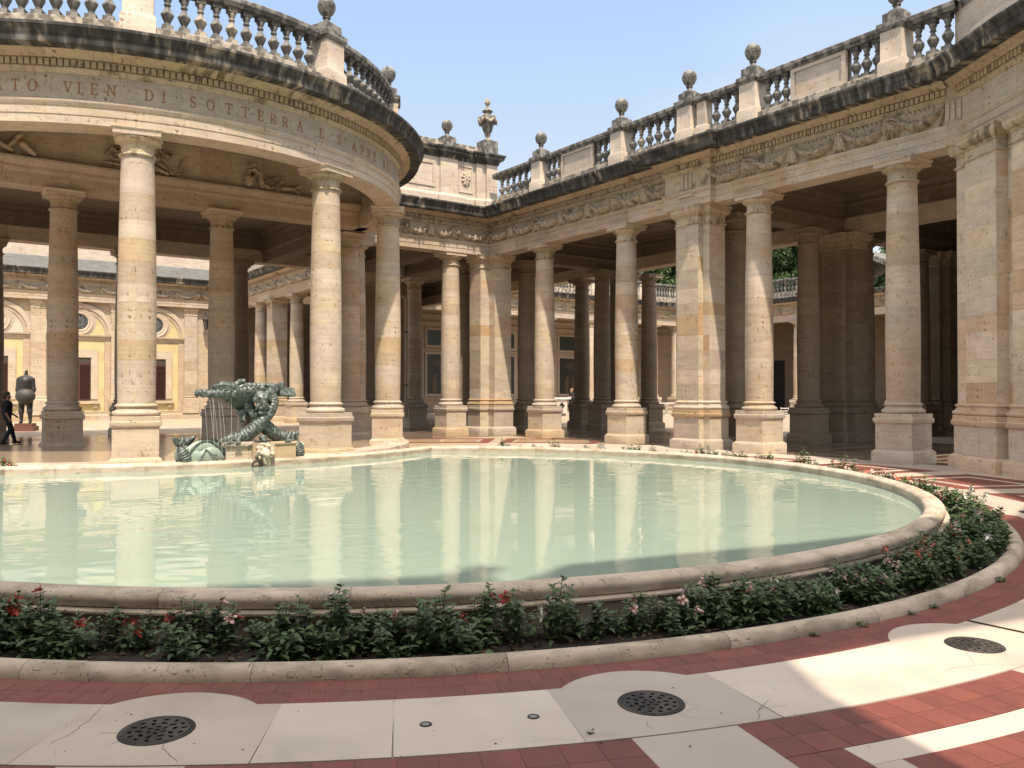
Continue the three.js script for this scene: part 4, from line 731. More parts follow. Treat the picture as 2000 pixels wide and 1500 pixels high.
// ================================================================ curved colonnade that closes the court on the right and behind the viewer
{
  const B = thing('curved_colonnade', 'curved travertine wing with tall pilasters starting at the right edge', 'colonnade', [0, 0, 0]);
  const W = [[10.2, -18.45], [10.33, -16.0], [10.75, -13], [10.8, -10], [10.05, -7], [8.7, -5.3], [6.6, -3.4], [4.5, -2.32], [2.5, -1.44], [1.4, .3], [-3, 1.2], [-7, 1.2], [-11, -.2]];
  const P = new Path(W);     // outward side (-dz, dx) faces the pool
  const u = [.055, .9985], at = (d, o) => [9.90 + u[0] * d - u[1] * o, -18.45 + u[1] * d + u[0] * o];   // along the wall, and out of it
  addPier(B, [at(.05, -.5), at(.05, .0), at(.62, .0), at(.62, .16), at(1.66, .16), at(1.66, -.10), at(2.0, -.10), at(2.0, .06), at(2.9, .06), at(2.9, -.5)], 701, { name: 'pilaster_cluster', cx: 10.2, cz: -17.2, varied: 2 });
  entablature(B, P, 0, 6.0, 711, { plainFrieze: true, len: 2.4 });
  blocks(P, 6.0, P.len, 6, (a, b) => part('entablature_block', sweep([...ARCH, ...FRZ, ...BED, ...CORN], P.sub(a, b)), M.stones[0], B), rngOf(3));
  rails(B, P, 0, P.len, rngOf(4), 3);
  { const ap = new Path([at(-.25, -.5), at(-.25, -.17), at(.75, -.17), at(.75, .0), at(2.6, .0), at(2.6, -.17), at(3.2, -.17), at(3.2, -.5)], true); const g = grp('attic_block', B); part('base', sweep([[.1, 9.0], [.1, 9.42], [.02, 9.55], [0, 9.55]], ap.all()), M.ped[1], g); part('die', sweep([[0, 9.55], [0, 10.7]], ap.all()), M.ped[0], g); part('cap', sweep([[0, 10.7], [.08, 10.76], [.1, 10.9], [-.1, 10.92]], ap.all()), M.grey, g); }
  part('added_shade_parapet', sweep([[-.14, 10.3], [.14, 10.3], [.14, 12.6], [-.14, 12.6]], P.sub(P.len - 13.3, P.len)), M.ped[1], B);  // unseen extra height, added to throw shade on the near coping
  part('parapet', sweep([[-.14, 9.4], [.14, 9.4], [.14, 10.3], [-.14, 10.3]], P.sub(3.3, P.len)), M.ped[1], B);
  part('wall', sweep([[-.45, 0], [-.12, 0], [-.12, 7.15], [-.45, 7.15]], P.sub(2.6, 11.6)), M.stones[2], B);
  const sx = X => { let s = 12; while (s < P.len && P.at(s).x > X) s += .02; return s; };
  part('wall', sweep([[-.45, 0], [-.12, 0], [-.12, 7.15], [-.45, 7.15]], P.sub(sx(2.1), P.len - .01)), M.stones[2], B);
  for (const X of [2.3, 5.9, 8.6]) { const q = P.at(sx(X)); addColumn(B, q.x, q.z, 0, 0, true); }
}
// ================================================================ west court: long facade seen through the portico
const slat0 = bx(.54, .06, .008).rotateX(.6), slatG = () => slat0;
function archRing(r0, r1, d, n = 28) { const sh = new THREE.Shape(); sh.absarc(0, 0, r1, 0, Math.PI, false); sh.absarc(0, 0, r0, Math.PI, 0, true); return new THREE.ExtrudeGeometry(sh, { depth: d, bevelEnabled: true, bevelSize: .02, bevelThickness: .02, bevelSegments: 1, curveSegments: n }); }
{
  const B = thing('yellow_panelled_building', 'sunlit building with yellow panels, round windows and brown shutters behind the portico', 'building', CO, CT), Z = -27.8, r = rngOf(801);
  const P = new Path([[-36, Z], [-1.9, Z]]);
  const e = { noDentils: false, len: 3.2 };
  const sub = grp('entablature', B);
  blocks(P, 0, P.len, 3.2, (a, b) => { part('architrave_block', sweep(ARCH, P.sub(a, b)), stoneAt(r), sub); part('frieze_block', sweep(FRZ, P.sub(a, b)), pick(M.tan, r), sub); part('bed_moulding', sweep(BED, P.sub(a, b)), pick(M.tan, r), sub); part('cornice_block', sweep(CORN, P.sub(a, b)), M.dark, sub); part('parapet_base', sweep([[.2, 8.99], [.2, 9.7], [.1, 9.75]], P.sub(a, b)), M.slate, sub); part('parapet', sweep([[.05, 9.72], [.05, 10.9], [-.3, 10.95]], P.sub(a, b)), M.ped[0], sub); }, r);
  { const d = []; for (let s = 16; s < P.len - .2; s += .16) d.push(bx(.10, .13, .07, -36 + s, 8.355, Z + .405)); part('dentil_course', merge(d), M.tan[1], sub, true); }
  garlands(B, P, 15, P.len - .3, [18.9, 23.2, 27.5, 31.8], 811, true);
  part('wall', bbx(-36, -1.9, 0, 7.2, Z - .8, Z - .05), M.stones[0], B);
  blocks(P, 0, P.len, 1.5, (a, b) => part('plinth_stone', sweep([[0, 0], [.14, 0], [.14, .30], [.06, .36], [0, .36]], P.sub(a, b)), stoneAt(r), B), r);
  const zf = Z - .05;
  for (const x of [-17.48, -13.18, -8.88, -4.58, -3.1]) {         // pilasters in blocks
    const g = grp('pilaster', B); const w = x === -3.1 ? .3 : .40; let y = 1.5; part('pedestal', bbx(x - w - .12, x + w + .12, .36, 1.18, zf, zf + .24), stoneAt(r), g); part('base', sweep([[.06, 1.18], [.06, 1.28], [.02, 1.34], [.05, 1.4], [0, 1.5]], new Path([[x - w, zf], [x - w, zf + .14], [x + w, zf + .14], [x + w, zf]]).all()), stoneAt(r), g);
    while (y < 6.6) { const y1 = Math.min(6.62, y + rr(.55, .95, r)); part('stone', bbx(x - w, x + w, y + .003, y1 - .003, zf, zf + .15), stoneAt(r), g); y = y1; }
    part('capital', sweep([[0, 6.62], [.03, 6.66], [0, 6.72], [0, 6.9], [.06, 6.98], [.08, 7.06], [.1, 7.14], [0, 7.15]], new Path([[x - w, zf], [x - w, zf + .15], [x + w, zf + .15], [x + w, zf]]).all()), M.tan[1], g);
  }
  for (const x of [-15.33, -11.03, -6.73]) {
    const g = grp('bay', B);
    for (const [r0, r1, d, m] of [[1.62, 1.86, .12, M.stones[1]], [1.42, 1.62, .05, M.stones[2]]]) part('arch_ring', archRing(r0, r1, d).translate(x, 5.2, zf), m, g);
    { const sh = new THREE.Shape(); sh.absarc(0, 0, 1.41, 0, Math.PI, false); const hl = new THREE.Path(); hl.absarc(0, .75, .52, 0, Math.PI * 2, true); sh.holes.push(hl); part('lunette', new THREE.ExtrudeGeometry(sh, { depth: .02, bevelEnabled: false, curveSegments: 24 }).translate(x, 5.2, zf), x < -15 ? M.plaster : M.yellow, g); }
    part('keystone', bbx(x - .16, x + .16, 6.78, 7.15, zf, zf + .2), M.stones[0], g);
    const w = grp('round_window', B); w.position.set(x, 5.95, zf);
    part('frame', lathe([[.47, 0], [.49, .10], [.56, .13], [.60, .09], [.66, .12], [.76, .12], [.80, .05], [.90, .05], [.93, 0]], 40).rotateX(Math.PI / 2), M.stones[1], w);
    if (x < -15) { const st = [[0, .1, 0, -.1, .16, .12, .1], [-.2, -.2, .2, -.2, .08, .08, .08], [-.3, -.25, -.1, -.1, .06, .06, .08], [.3, -.25, .1, -.1, .06, .06, .08], [0, .25, 0, .25, .1, .1, .1]]; const m = part('carving', reliefGeo(1, .8, st, 30, 24, .008, 4), M.stones[4], w); m.position.z = .02; part('ground_panel', new THREE.CircleGeometry(.6, 24).translate(0, 0, .012), M.plaster, w); }
    else {
      part('pane', new THREE.CircleGeometry(.48, 28).translate(0, 0, .015), M.glass, w);
      const ld = []; for (let k = 0; k < 6; k++) { const a = k / 6 * 6.283; ld.push(bx(.28, .02, .015).translate(.33, 0, .03).rotateZ(a)); ld.push(bx(.24, .02, .015).translate(.22, 0, .03).rotateZ(a + .5)); ld.push(bx(.22, .02, .015).rotateZ(1.57).translate(.21, 0, .03).rotateZ(a)); } part('leading', merge(ld), M.lead, w);
    }
    const sp = new Path([[x - 1.72, zf], [x + 1.72, zf]]); part('spring_cornice', sweep([[0, 4.83], [.05, 4.85], [.05, 4.95], [.10, 4.97], [.10, 5.05], [.2, 5.09], [.22, 5.17], [0, 5.2]], sp.all()), M.stones[1], g);
    { const d = []; for (let s = .06; s < 3.4; s += .13) d.push(bx(.07, .07, .05, x - 1.72 + s, 5.01, zf + .12)); part('dentils', merge(d), M.stones[2], g, true); }
    for (const [a, b] of [[x - 1.74, x - 1.40], [x + 1.40, x + 1.74]]) part('jamb', bbx(a, b, .36, 4.82, zf, zf + .06), M.stones[2], g);
    part('yellow_panel', bbx(x - 1.39, x + 1.39, .5, 4.80, zf, zf + .015), M.yellow, g);
    const o = grp('shuttered_window', B); o.position.set(x, 0, zf);
    for (const [a, b, c, d] of [[-1.03, -.65, 1.30, 4.0], [.65, 1.03, 1.30, 4.0], [-1.03, 1.03, 3.80, 4.30]]) part('surround', bbx(a, b, c === 3.80 ? 3.803 : c, c === 3.80 ? d : 3.80, .016, .09), M.stones[1], o);
    part('sill', bbx(-1.12, 1.12, 1.02, 1.18, .016, .24), M.stones[1], o); for (const q of [-.9, .9]) part('sill_bracket', bbx(q - .12, q + .12, .78, 1.015, .016, .14), M.stones[0], o);
    part('reveal', bbx(-.648, .648, 1.2, 3.8, .016, .022), M.black, o);
    for (const s of [-1, 1]) { const c = s * .324; for (const q of [-.295, .295]) part('stile', bbx(c + q - .022, c + q + .022, 1.2, 3.45, .025, .06), M.shutter, o); for (const q of [1.25, 3.42]) part('rail', bbx(c - .27, c + .27, q - .05, q + .03, .027, .058), M.shutter, o); for (let k = 0; k < 26; k++) { const m = part('slat', slatG(), M.shutter, o); m.position.set(c, 1.33 + k * .08, .042); } }
    part('dark_head', bbx(-.646, .646, 3.46, 3.79, .023, .035), M.darkwood, o);
  }
}
// ---- north gallery: the colonnade running on along the west court
{
  const B = thing('north_gallery', 'sunlit colonnade running back along the far court, seen between the portico columns', 'colonnade', CO, CT);
  const X = -1.85, P = new Path([[X, -27.5], [X, -7.5]]);
  entablature(B, P, 0, P.len, 821, { len: 3 }); garlands(B, P, .3, P.len - .3, [5.5, 9, 13.5], 823, true); innerTrim(B, P, 0, P.len, 825);
  for (const z of [-12.2, -16.45, -22.3]) addColumn(B, X, z);
  addPier(B, [[X - .45, -20.0], [X - .45, -19.1], [X + .45, -19.1], [X + .45, -20.0]], 827, { cx: X, cz: -19.55 });
  part('parapet', bbx(X - .2, X + .2, 9.02, 10.5, -27.5, -8), M.ped[1], B);
}
// ================================================================ east court: far colonnade with dark panels, side colonnade, hill with trees
{
  const B = thing('far_colonnade', 'distant colonnade with dark painted panels on its back wall, seen between the right columns', 'colonnade', CO, CT), Z = -19.5;
  const P = new Path([[7.4, Z], [36, Z]]);
  entablature(B, P, 0, P.len, 831, { len: 4 }); garlands(B, P, .5, P.len - .5, [6.8, 10.9, 15, 19, 23.3], 833, true);
  for (const x of [11.2, 14.2, 18.3, 22.3, 26.5, 29.0, 31.6]) addColumn(B, x, Z, 0, .2, true).scale.y = 6.95 / 7.15;
  part('step', bbx(7.5, 36, 0, .22, Z - 5, Z + .9), M.marbles[0], B); part('ceiling', bbx(7.4, 36, 8.3, 8.5, Z - 5, Z), M.shadowed[0], B); part('roof', bbx(7.4, 36, 8.6, 9, Z - 5, Z), M.grey, B);
  part('back_wall', bbx(7.4, 42, 0, 8.4, Z - 5.4, Z - 4.6), M.stones[2], B);
  const zw = Z - 4.6;
  for (const [y, h] of [[7.2, .16], [6.72, .1], [4.72, .12], [1.2, .14]]) part('wall_moulding', bbx(7.4, 36, y, y + h, zw, zw + .1), M.stones[0], B);
  let n = 0; for (const x of [12.08, 17.25, 24.3, 27.25]) for (const [y0, y1] of [[1.6, 4.47], [5.1, 6.22]]) {
    const g = grp('painted_panel', B); g.position.set(x, 0, zw); const w = 1.28;
    part('panel', bbx(-w, w, y0, y1, .0, .03), n % 2 ? std({ color: lin(.035, .045, .042), roughness: .3 }) : std({ color: lin(.03, .032, .028), roughness: .3 }), g);
    for (const [a, b, c, d] of [[-w - .14, w + .14, y1, y1 + .14], [-w - .14, w + .14, y0 - .14, y0], [-w - .14, -w, y0 + .002, y1 - .002], [w, w + .14, y0 + .002, y1 - .002]]) part('frame', bbx(a, b, c, d, .0, .09), M.stones[1], g);
    if (y0 < 2) { const s = n * .13; for (const [a, b, c, d, q] of [[-.62, 2.0, .22, .62, .5], [-.55, 2.82, .13, .15, .9], [.05, 2.2, .17, .6, .2], [.1, 2.95, .11, .14, .8], [.62, 2.0, .24, .45, .4], [.55, 2.6, .12, .14, .9], [.0, 3.75, .75, .28, 0]]) { const m = part('painted_figure', new THREE.CircleGeometry(1, 14).scale(c, d, 1), std({ color: lin(.07 + .05 * q, .052 + .03 * q, .036), roughness: .4 }), g); m.position.set(a + s * .3, b + d * .4, .034); } }
    n++;
  }
  const BP = new Path([[7.4, Z], [36, Z]]); rails(B, BP, 0, BP.len, rngOf(7), 4);
  for (const x of [12, 17.2, 22.6, 27.6, 33]) pedestal(B, x, Z, 0, { finial: true }); for (const [a, b] of [[12.4, 16.8], [17.6, 22.2], [23, 27.2], [28, 32.6]]) balRun(B, BP, a - 7.4, b - 7.4, 15, { far: true });
}
{
  const B = thing('east_colonnade', 'distant side colonnade closing the court on the far right', 'colonnade', CO, CT), X = 35.5;
  const P = new Path([[X, -22], [X, 8]]);
  entablature(B, P, 0, P.len, 841, { len: 5 }); garlands(B, P, .5, P.len - 1, [6, 10, 14, 18.3, 22.5], 843, true);
  for (const z of [-18, -14.2, -10.6, -6.8, -2.9, 1, 5]) addColumn(B, X, z, 0, 0, true);
  part('back_wall', bbx(X + 4.5, X + 5, 0, 8.4, -22, 8), M.shadowed[1], B); part('ceiling', bbx(X, X + 4.6, 8.3, 8.5, -22, 8), M.shadowed[0], B); part('roof', bbx(X, X + 5, 8.6, 9, -22, 8), M.grey, B);
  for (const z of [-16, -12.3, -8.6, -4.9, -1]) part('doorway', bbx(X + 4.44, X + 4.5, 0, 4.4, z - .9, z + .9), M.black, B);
  const BP = new Path([[X, -22], [X, -9.9]]); rails(B, BP, 0, BP.len, rngOf(8), 4); balRun(B, BP, .3, BP.len - .3, 34, { far: true });
  const roofG = new THREE.ExtrudeGeometry(new THREE.Shape([[-5, 0], [0, 2.4], [5, 0], [5, .35], [0, 2.8], [-5, .35]].map(q => new THREE.Vector2(...q))), { depth: 6, bevelEnabled: false }); roofG.rotateY(-Math.PI / 2); roofG.translate(X + 5, 9.0, -5.2); part('pediment_roof', roofG, M.grey, B);
  for (const z of [-9.7, -8.6]) { const g = grp('upper_column', B); g.position.set(X + 1.4, 9, z); part('shaft', lathe([[.42, 0], [.42, .4], [.34, .5], [.32, 3.6], [.42, 3.7], [.5, 3.9]], 20), M.ped[0], g); part('capital', bx(1.1, .3, 1.1, 0, 4.05, 0), M.ped[0], g); }
  part('upper_entablature', bx(1.2, .9, 3.4, X + 1.4, 13.7, -8.4), M.ped[1], B);
}
{ const B = scene.getObjectByName('north_gallery'); part('end_wall', bbx(-1.85, 7.3, 0, 9.0, -28.4, -27.6), M.shadowed[1], B); }
// ================================================================ fountain on the notch of the pool
{
  const [fx, , fz] = cw(-13.3, 11.12);
  const F = thing('fountain_plinth', 'low stained marble fountain block with a carved lion head spout at the pool edge', 'fountain block', [fx, 0, fz], CT);
  part('block', bbx(-.72, -.22, .05, .58, -.55, .16), M.stones[3], F); part('block', bbx(.22, .70, .05, .60, -.55, .16), M.stones[6], F); part('block', bbx(-.22, .22, .05, .655, -.6, .26), M.stones[2], F);
  part('slab', sweep([[-.1, .58], [.03, .58], [.055, .60], [.06, .63], [.05, .67], [.02, .685], [-.25, .69]], rectPath(-.72, -.222, -.55, .16).all()), M.greyPale, F); part('slab', sweep([[-.1, .60], [.02, .60], [.03, .63], [.02, .66], [-.25, .665]], rectPath(.222, .70, -.55, .16).all()), M.stones[2], F);
  for (const y of [.30, .44]) part('joint_moulding', bbx(-.724, -.224, y, y + .012, .155, .166), M.stones[1], F);
  part('basin_shelf', sweep([[-.05, .05], [.08, .07], [.10, .10], [.09, .14], [.05, .155], [-.3, .16]], rectPath(-1.72, -.73, -.75, .05).all()), M.coping[1], F);
  const lion = [[0, .47, .27, 0, .45, .36, .105, .085], [0, .43, .40, 0, .42, .46, .055, .05], [-.05, .50, .37, -.05, .50, .38, .03, .025], [.05, .50, .37, .05, .50, .38, .03, .025], [0, .50, .38, 0, .45, .47, .028, .03], [0, .375, .38, 0, .37, .43, .04, .03]];
  const r = rngOf(88); for (let k = 0; k < 40; k++) { const a = rr(-.9, 4.04, r), q = rr(.10, .155, r); lion.push([q * Math.cos(a), .47 + q * Math.sin(a) * 1.1, rr(.27, .37, r), (q + .035) * Math.cos(a + .35), .47 + (q + .035) * Math.sin(a + .35), rr(.27, .34, r), .030, .018]); }
  const lh = part('lion_head', blobGeo(lion, .009, .016), M.stones[1], F);
  part('beard_stem', tube([V(0, .40, .30), V(.01, .30, .36), V(.02, .2, .36), V(.0, .1, .33)], t => .085 - .02 * t, 18, 10, (t, th) => 1 + .12 * Math.sin(th * 5)), M.greyPale, F);
  part('iron_ring', new THREE.TorusGeometry(.085, .022, 8, 24).translate(-.17, .22, .33), M.iron, F);

  // bronze group: two crossed scaly bodies, a mask between them, a shell bowl with a spiral lip
  const G = thing('bronze_fountain', 'green bronze fountain of crossed scaly beasts carrying a shell bowl, water dripping from its lip', 'fountain', [fx, .66, fz], CT);
  const sc = (t, th, L) => 1 + .085 * Math.pow(Math.abs(Math.sin(t * 80)), .5) - .04 + .035 * Math.sin(th * 11 + Math.floor(t * 80 / 3.1416) * 1.6);
  const body = (s, z) => [V(-.82 * s, .02, z - .05), V(-.62 * s, .07, z), V(-.40 * s, .12, z + .02), V(-.17 * s, .27, z + .07), V(.02 * s, .47, z + .10), V(.18 * s, .66, z + .07), V(.25 * s, .86, z + .02), V(.17 * s, 1.03, z), V(.04 * s, 1.11, z - .03)];
  const thick = t => t < .14 ? .05 + .07 * t / .14 : t < .4 ? .12 + .02 * (t - .14) / .26 : .14 - .06 * (t - .4) / .6;
  part('scaly_body', tube(body(1, .06), thick, 260, 26, sc), M.bronze, G); part('scaly_body', tube(body(-1, -.10), thick, 260, 26, sc), M.bronze, G);
  for (const [x, z] of [[-.5, .2], [-.62, .12], [.55, .1], [.66, .02]]) { const c = []; for (let k = -1; k <= 1; k++) c.push([x, .05, z, x + .05 * k - .03, .015, z + .10, .035, .018]); c.push([x + .06, .14, z - .04, x, .06, z, .055, .045]); part('clawed_foot', blobGeo(c, .012, .02), M.bronze, G); }
  const mask = [[0, .92, .10, 0, .82, .13, .145, .115], [0, .88, .22, 0, .74, .25, .055, .045], [-.07, .93, .2, -.03, .91, .24, .035, .03], [.07, .93, .2, .03, .91, .24, .035, .03], [0, 1.06, .06, 0, 1.1, .1, .10, .08], [-.10, 1.02, .1, -.16, .86, .12, .05, .03], [.10, 1.02, .1, .17, .86, .12, .05, .03], [-.09, .76, .18, -.13, .68, .16, .04, .02], [.09, .76, .18, .13, .68, .16, .04, .02], [-.05, .70, .2, .05, .70, .2, .035, .035], [-.06, .62, .17, .06, .62, .17, .04, .04]];
  part('mask', blobGeo(mask, .012, .022), M.bronze, G).position.set(-.03, -.02, .09);
  part('crest', tube([V(-.13, 1.05, .1), V(-.05, 1.14, .12), V(.08, 1.15, .12), V(.14, 1.06, .1), V(.06, 1.02, .14), V(.0, 1.07, .16)], t => .035, 40, 10, (t) => 1 + .12 * Math.sin(t * 60)), M.bronze, G);
  part('dark_hollow', new THREE.SphereGeometry(.11, 14, 10).scale(1, 1, .6).translate(0, .60, .10), M.black, G);
  // bowl
  const bowl = lathe([[.04, .60], [.14, .66], [.30, .76], [.46, .86], [.56, .93], [.62, .98], [.63, 1.0], [.61, 1.01], [.56, .97], [.3, .88], [0, .85]], 40), bp = bowl.attributes.position;
  for (let i = 0; i < bp.count; i++) { const x = bp.getX(i), z = bp.getZ(i), a = Math.atan2(z, x), q = Math.hypot(x, z), k = 1 + .045 * q * Math.cos(a * 18); bp.setX(i, x * k * 1.05 - .35); bp.setZ(i, z * k * .72 - .18); bp.setY(i, bp.getY(i) + .03); } bowl.computeVertexNormals();
  part('shell_bowl', bowl, M.bronze, G);
  part('spiral_lip', tube([V(-.30, 1.05, .12), V(-.55, 1.0, .22), V(-.85, .98, .22), V(-1.12, .985, .16), V(-1.28, 1.0, .05)], t => .10 - .025 * t, 90, 14, (t, th) => 1 + .13 * Math.sin(th + t * 60)), M.bronze, G);
  part('shell_ridge', tube([V(-.95, 1.05, .0), V(-.85, 1.11, .16), V(-.65, 1.10, .22), V(-.5, 1.02, .22), V(-.40, .98, .20)], t => .06 + .05 * Math.sin(Math.PI * t), 60, 14, (t, th) => 1 + .10 * Math.sin(th * 6)), M.bronze, G);
  { const p = []; for (let i = 0; i <= 16; i++) { const a = i / 16 * 9 + 1.2, q = .17 - .13 * i / 16; p.push(V(-.42 + q * Math.cos(a), 1.06 + q * Math.sin(a), .14 + .04 * i / 16)); } part('scroll', tube(p, t => .06 - .025 * t, 70, 12, (t, th) => 1 + .1 * Math.sin(t * 70)), M.bronze, G); }
  part('rim_back', tube([V(-.3, 1.14, -.1), V(0, 1.13, -.12), V(.3, 1.12, -.08), V(.42, 1.08, .02)], t => .07, 40, 10, (t, th) => 1 + .1 * Math.sin(t * 50)), M.bronze, G);
  part('horn_end', sweep([[-.1, .0], [0, .0], [.015, .04], [0, .10], [-.02, .17], [-.06, .19], [-.1, .19]], rectPath(-.15, .16, -.11, .11).all()).rotateZ(-.03).translate(.52, .92, .05), M.bronze, G);
  part('leaf_spray', tube([V(.25, 1.0, .08), V(.33, 1.10, .1), V(.40, 1.14, .08), V(.46, 1.02, .08)], t => .05 + .03 * Math.sin(3.14 * t), 30, 10, (t, th) => 1 + .2 * Math.sin(th * 4 + t * 9)), M.bronze, G);
  part('support', lathe([[.13, 0], [.14, .1], [.10, .2], [.09, .6], [.14, .75]], 18).translate(-.30, 0, -.2), M.stones[4], G);
  part('support_mask', blobGeo([[-.34, .55, -.04, -.34, .47, -.02, .09, .07], [-.34, .5, .05, -.34, .45, .06, .03, .03], [-.4, .62, -.06, -.28, .62, -.06, .06, .06]], .014, .02), M.bronze, G);
  part('small_head', blobGeo([[0, .08, .18, 0, .06, .24, .07, .05], [-.05, .11, .2, .05, .11, .2, .035, .035], [0, .04, .28, 0, .03, .3, .035, .03]], .012, .02), M.bronze, G);

  // leaf basin on the left with fish, and fish on the right
  const L = thing('bronze_leaf_basin', 'pale green bronze basin of overlapping leaves with upright fish, left of the fountain', 'basin', [fx, .16, fz], CT);
  const leaf = (x, z, w, h, ry, lean) => { const g = new THREE.SphereGeometry(1, 20, 12, 0, Math.PI, 0, Math.PI); const p = g.attributes.position; for (let i = 0; i < p.count; i++) { const X = p.getX(i), Y = p.getY(i), k = Y > 0 ? 1 - .25 * Y * Y : 1; p.setXYZ(i, X * w * k, (Y + 1) * h / 2, p.getZ(i) * .11 + lean * Y); } g.computeVertexNormals(); return g.rotateY(ry).translate(x, 0, z); };
  for (const [x, z, w, h, ry, ln] of [[-.98, .0, .30, .44, .1, .05], [-1.30, -.02, .24, .40, -.3, .05], [-.76, -.06, .20, .36, .4, .04], [-1.12, -.16, .34, .56, 0, .02]]) part('leaf', leaf(x, z, w, h, ry, ln), M.patina, L);
  part('leaf_edge', tube([V(-1.46, .1, .06), V(-1.36, .38, .08), V(-1.12, .55, .06), V(-.9, .50, .07), V(-.72, .3, .08), V(-.6, .06, .08)], t => .028, 50, 8, (t, th) => 1 + .12 * Math.sin(th * 3)), M.bronze, L);
  for (const [a, b] of [[[-1.28, .08, .13], [-1.1, .4, .12]], [[-1.1, .4, .12], [-.84, .12, .14]], [[-.95, .3, .13], [-.7, .12, .12]]]) part('leaf_vein', tube([V(...a), V((a[0] + b[0]) / 2, (a[1] + b[1]) / 2 + .02, .15), V(...b)], t => .014, 16, 6), M.bronze, L);
  const fish = (x, z, s, n, lab) => { const g = grp('fish', n); part('body', tube([V(x, .02, z), V(x - .06 * s, .2, z + .04), V(x + .02 * s, .4, z + .05), V(x + .08 * s, .55, z + .02)], t => .04 + .075 * Math.sin(Math.PI * Math.min(1, t * 1.1 + .05)), 40, 12, (t, th) => 1 + .07 * Math.sin(t * 80) + .05 * Math.sin(th * 8)), M.bronze, g); part('head', blobGeo([[x + .06 * s, .53, z + .03, x + .14 * s, .6, z + .06, .085, .05], [x + .1 * s, .58, z + .1, x + .16 * s, .63, z + .1, .03, .03], [x - .02 * s, .6, z, x - .02 * s, .66, z, .05, .02]], .012, .02), M.bronze, g); part('fin', bx(.03, .22, .16).rotateX(.4).translate(x - .13 * s, .3, z + .02), M.patina, g); };
  fish(-1.52, -.02, -1, L); fish(-1.40, -.30, 1, L);
  part('crest', tube([V(-1.0, .42, -.28), V(-.85, .52, -.3), V(-.7, .45, -.25), V(-.6, .38, -.18)], t => .06, 30, 10, (t, th) => 1 + .2 * Math.sin(t * 40 + th * 3)), M.bronze, L);
  part('bowl', lathe([[.2, .02], [.5, .06], [.58, .2], [.6, .36], [.57, .36], [.5, .2], [0, .12]], 28).scale(.85, 1, .55).translate(-1.08, 0, -.28), M.patina, L);
  const Rf = thing('bronze_fish', 'upright green bronze fish at the right end of the fountain', 'fish sculpture', [fx, .2, fz], CT); fish(.80, -.12, -1, Rf); part('base', lathe([[.2, 0], [.18, .05], [.1, .07]], 14).translate(.78, 0, -.12), M.coping[0], Rf);
  // falling water
  const W = thing('water_drips', 'thin threads of water falling from the spiral lip of the fountain bowl', 'water drips', [fx, 0, fz], CT), d = [];
  for (const [x, z, v] of [[-1.2, .16, -.02], [-1.17, .14, .1], [-1.10, .2, .14], [-1.04, .2, .16], [-1.0, .22, .02], [-.92, .2, .1], [-.88, .2, .14], [-.64, .2, .0]]) { const p = []; for (let i = 0; i <= 6; i++) { const t = i / 6; p.push(V(x + v * t, 1.60 - 1.15 * t * t - .05 * t, z + .03 * t)); } d.push(tube(p, t => .002 - .0007 * t, 14, 5)); }
  part('thread', merge(d), M.white, W, true);
}
// ================================================================ flowering plants in the bed
function leafG(L, w, droop) {      // folded leaf along +x
  const g = new THREE.BufferGeometry(), p = [0, 0, 0, L * .35, .012 * L, w, L * .35, -.10 * L, 0, L * .35, .012 * L, -w, L * .75, -.3 * droop * L, w * .75, L * .75, -.4 * droop * L, 0, L * .75, -.3 * droop * L, -w * .75, L, -.9 * droop * L, 0];
  g.setAttribute('position', new THREE.Float32BufferAttribute(p, 3)); g.setAttribute('uv', new THREE.Float32BufferAttribute(new Array(16).fill(0), 2));
  g.setIndex([0, 2, 1, 0, 3, 2, 1, 2, 5, 1, 5, 4, 2, 3, 6, 2, 6, 5, 4, 5, 7, 5, 6, 7]); const q = g.toNonIndexed(); q.computeVertexNormals(); return q;
}
const LEAF = [leafG(.078, .023, .3), leafG(.066, .022, .6), leafG(.085, .025, .15), leafG(.056, .019, .9)];
function flowerGeo() {
  const L = []; for (let k = 0; k < 5; k++) { const g = new THREE.BufferGeometry(), p = [0, 0, .004, .016, .006, .012, .030, -.012, .008, .038, .004, .0, .032, .012, .008]; g.setAttribute('position', new THREE.Float32BufferAttribute([0, 0, 0, .014, -.009, .006, .028, -.014, .009, .042, .002, .002, .028, .012, .009, .014, .006, .006], 3)); g.setAttribute('uv', new THREE.Float32BufferAttribute(new Array(12).fill(0), 2)); g.setIndex([0, 1, 5, 1, 2, 5, 2, 4, 5, 2, 3, 4]); const q = g.toNonIndexed(); q.computeVertexNormals(); q.rotateZ(k / 5 * 6.283); L.push(q); } return merge(L);
}
const FLW = flowerGeo(), FEYE = new THREE.CircleGeometry(.0085, 8).translate(0, 0, .007), TRUMP = lathe([[.004, -.05], [.007, -.03], [.012, -.008], [.014, .001]], 8).rotateX(Math.PI / 2), BUD = lathe([[.0, 0], [.006, .008], [.007, .02], [.003, .045], [0, .055]], 7);
function addFlower(parent, x, y, z, kind, r) {
  const g = grp('flower', parent); g.position.set(x, y, z); g.rotation.set(rr(-.9, -.1, r), rr(-1.2, 1.2, r), rr(0, 6, r), 'YXZ'); g.scale.setScalar(rr(1.0, 1.35, r));
  const m = { p: M.fPink, w: M.fWhite, r: M.fRed, c: M.fCoral }[kind];
  part('petals', FLW, m, g); part('trumpet', TRUMP, m, g); if (kind === 'p' || kind === 'w') part('eye', FEYE, kind === 'p' ? M.fEye : M.yellow, g);
}
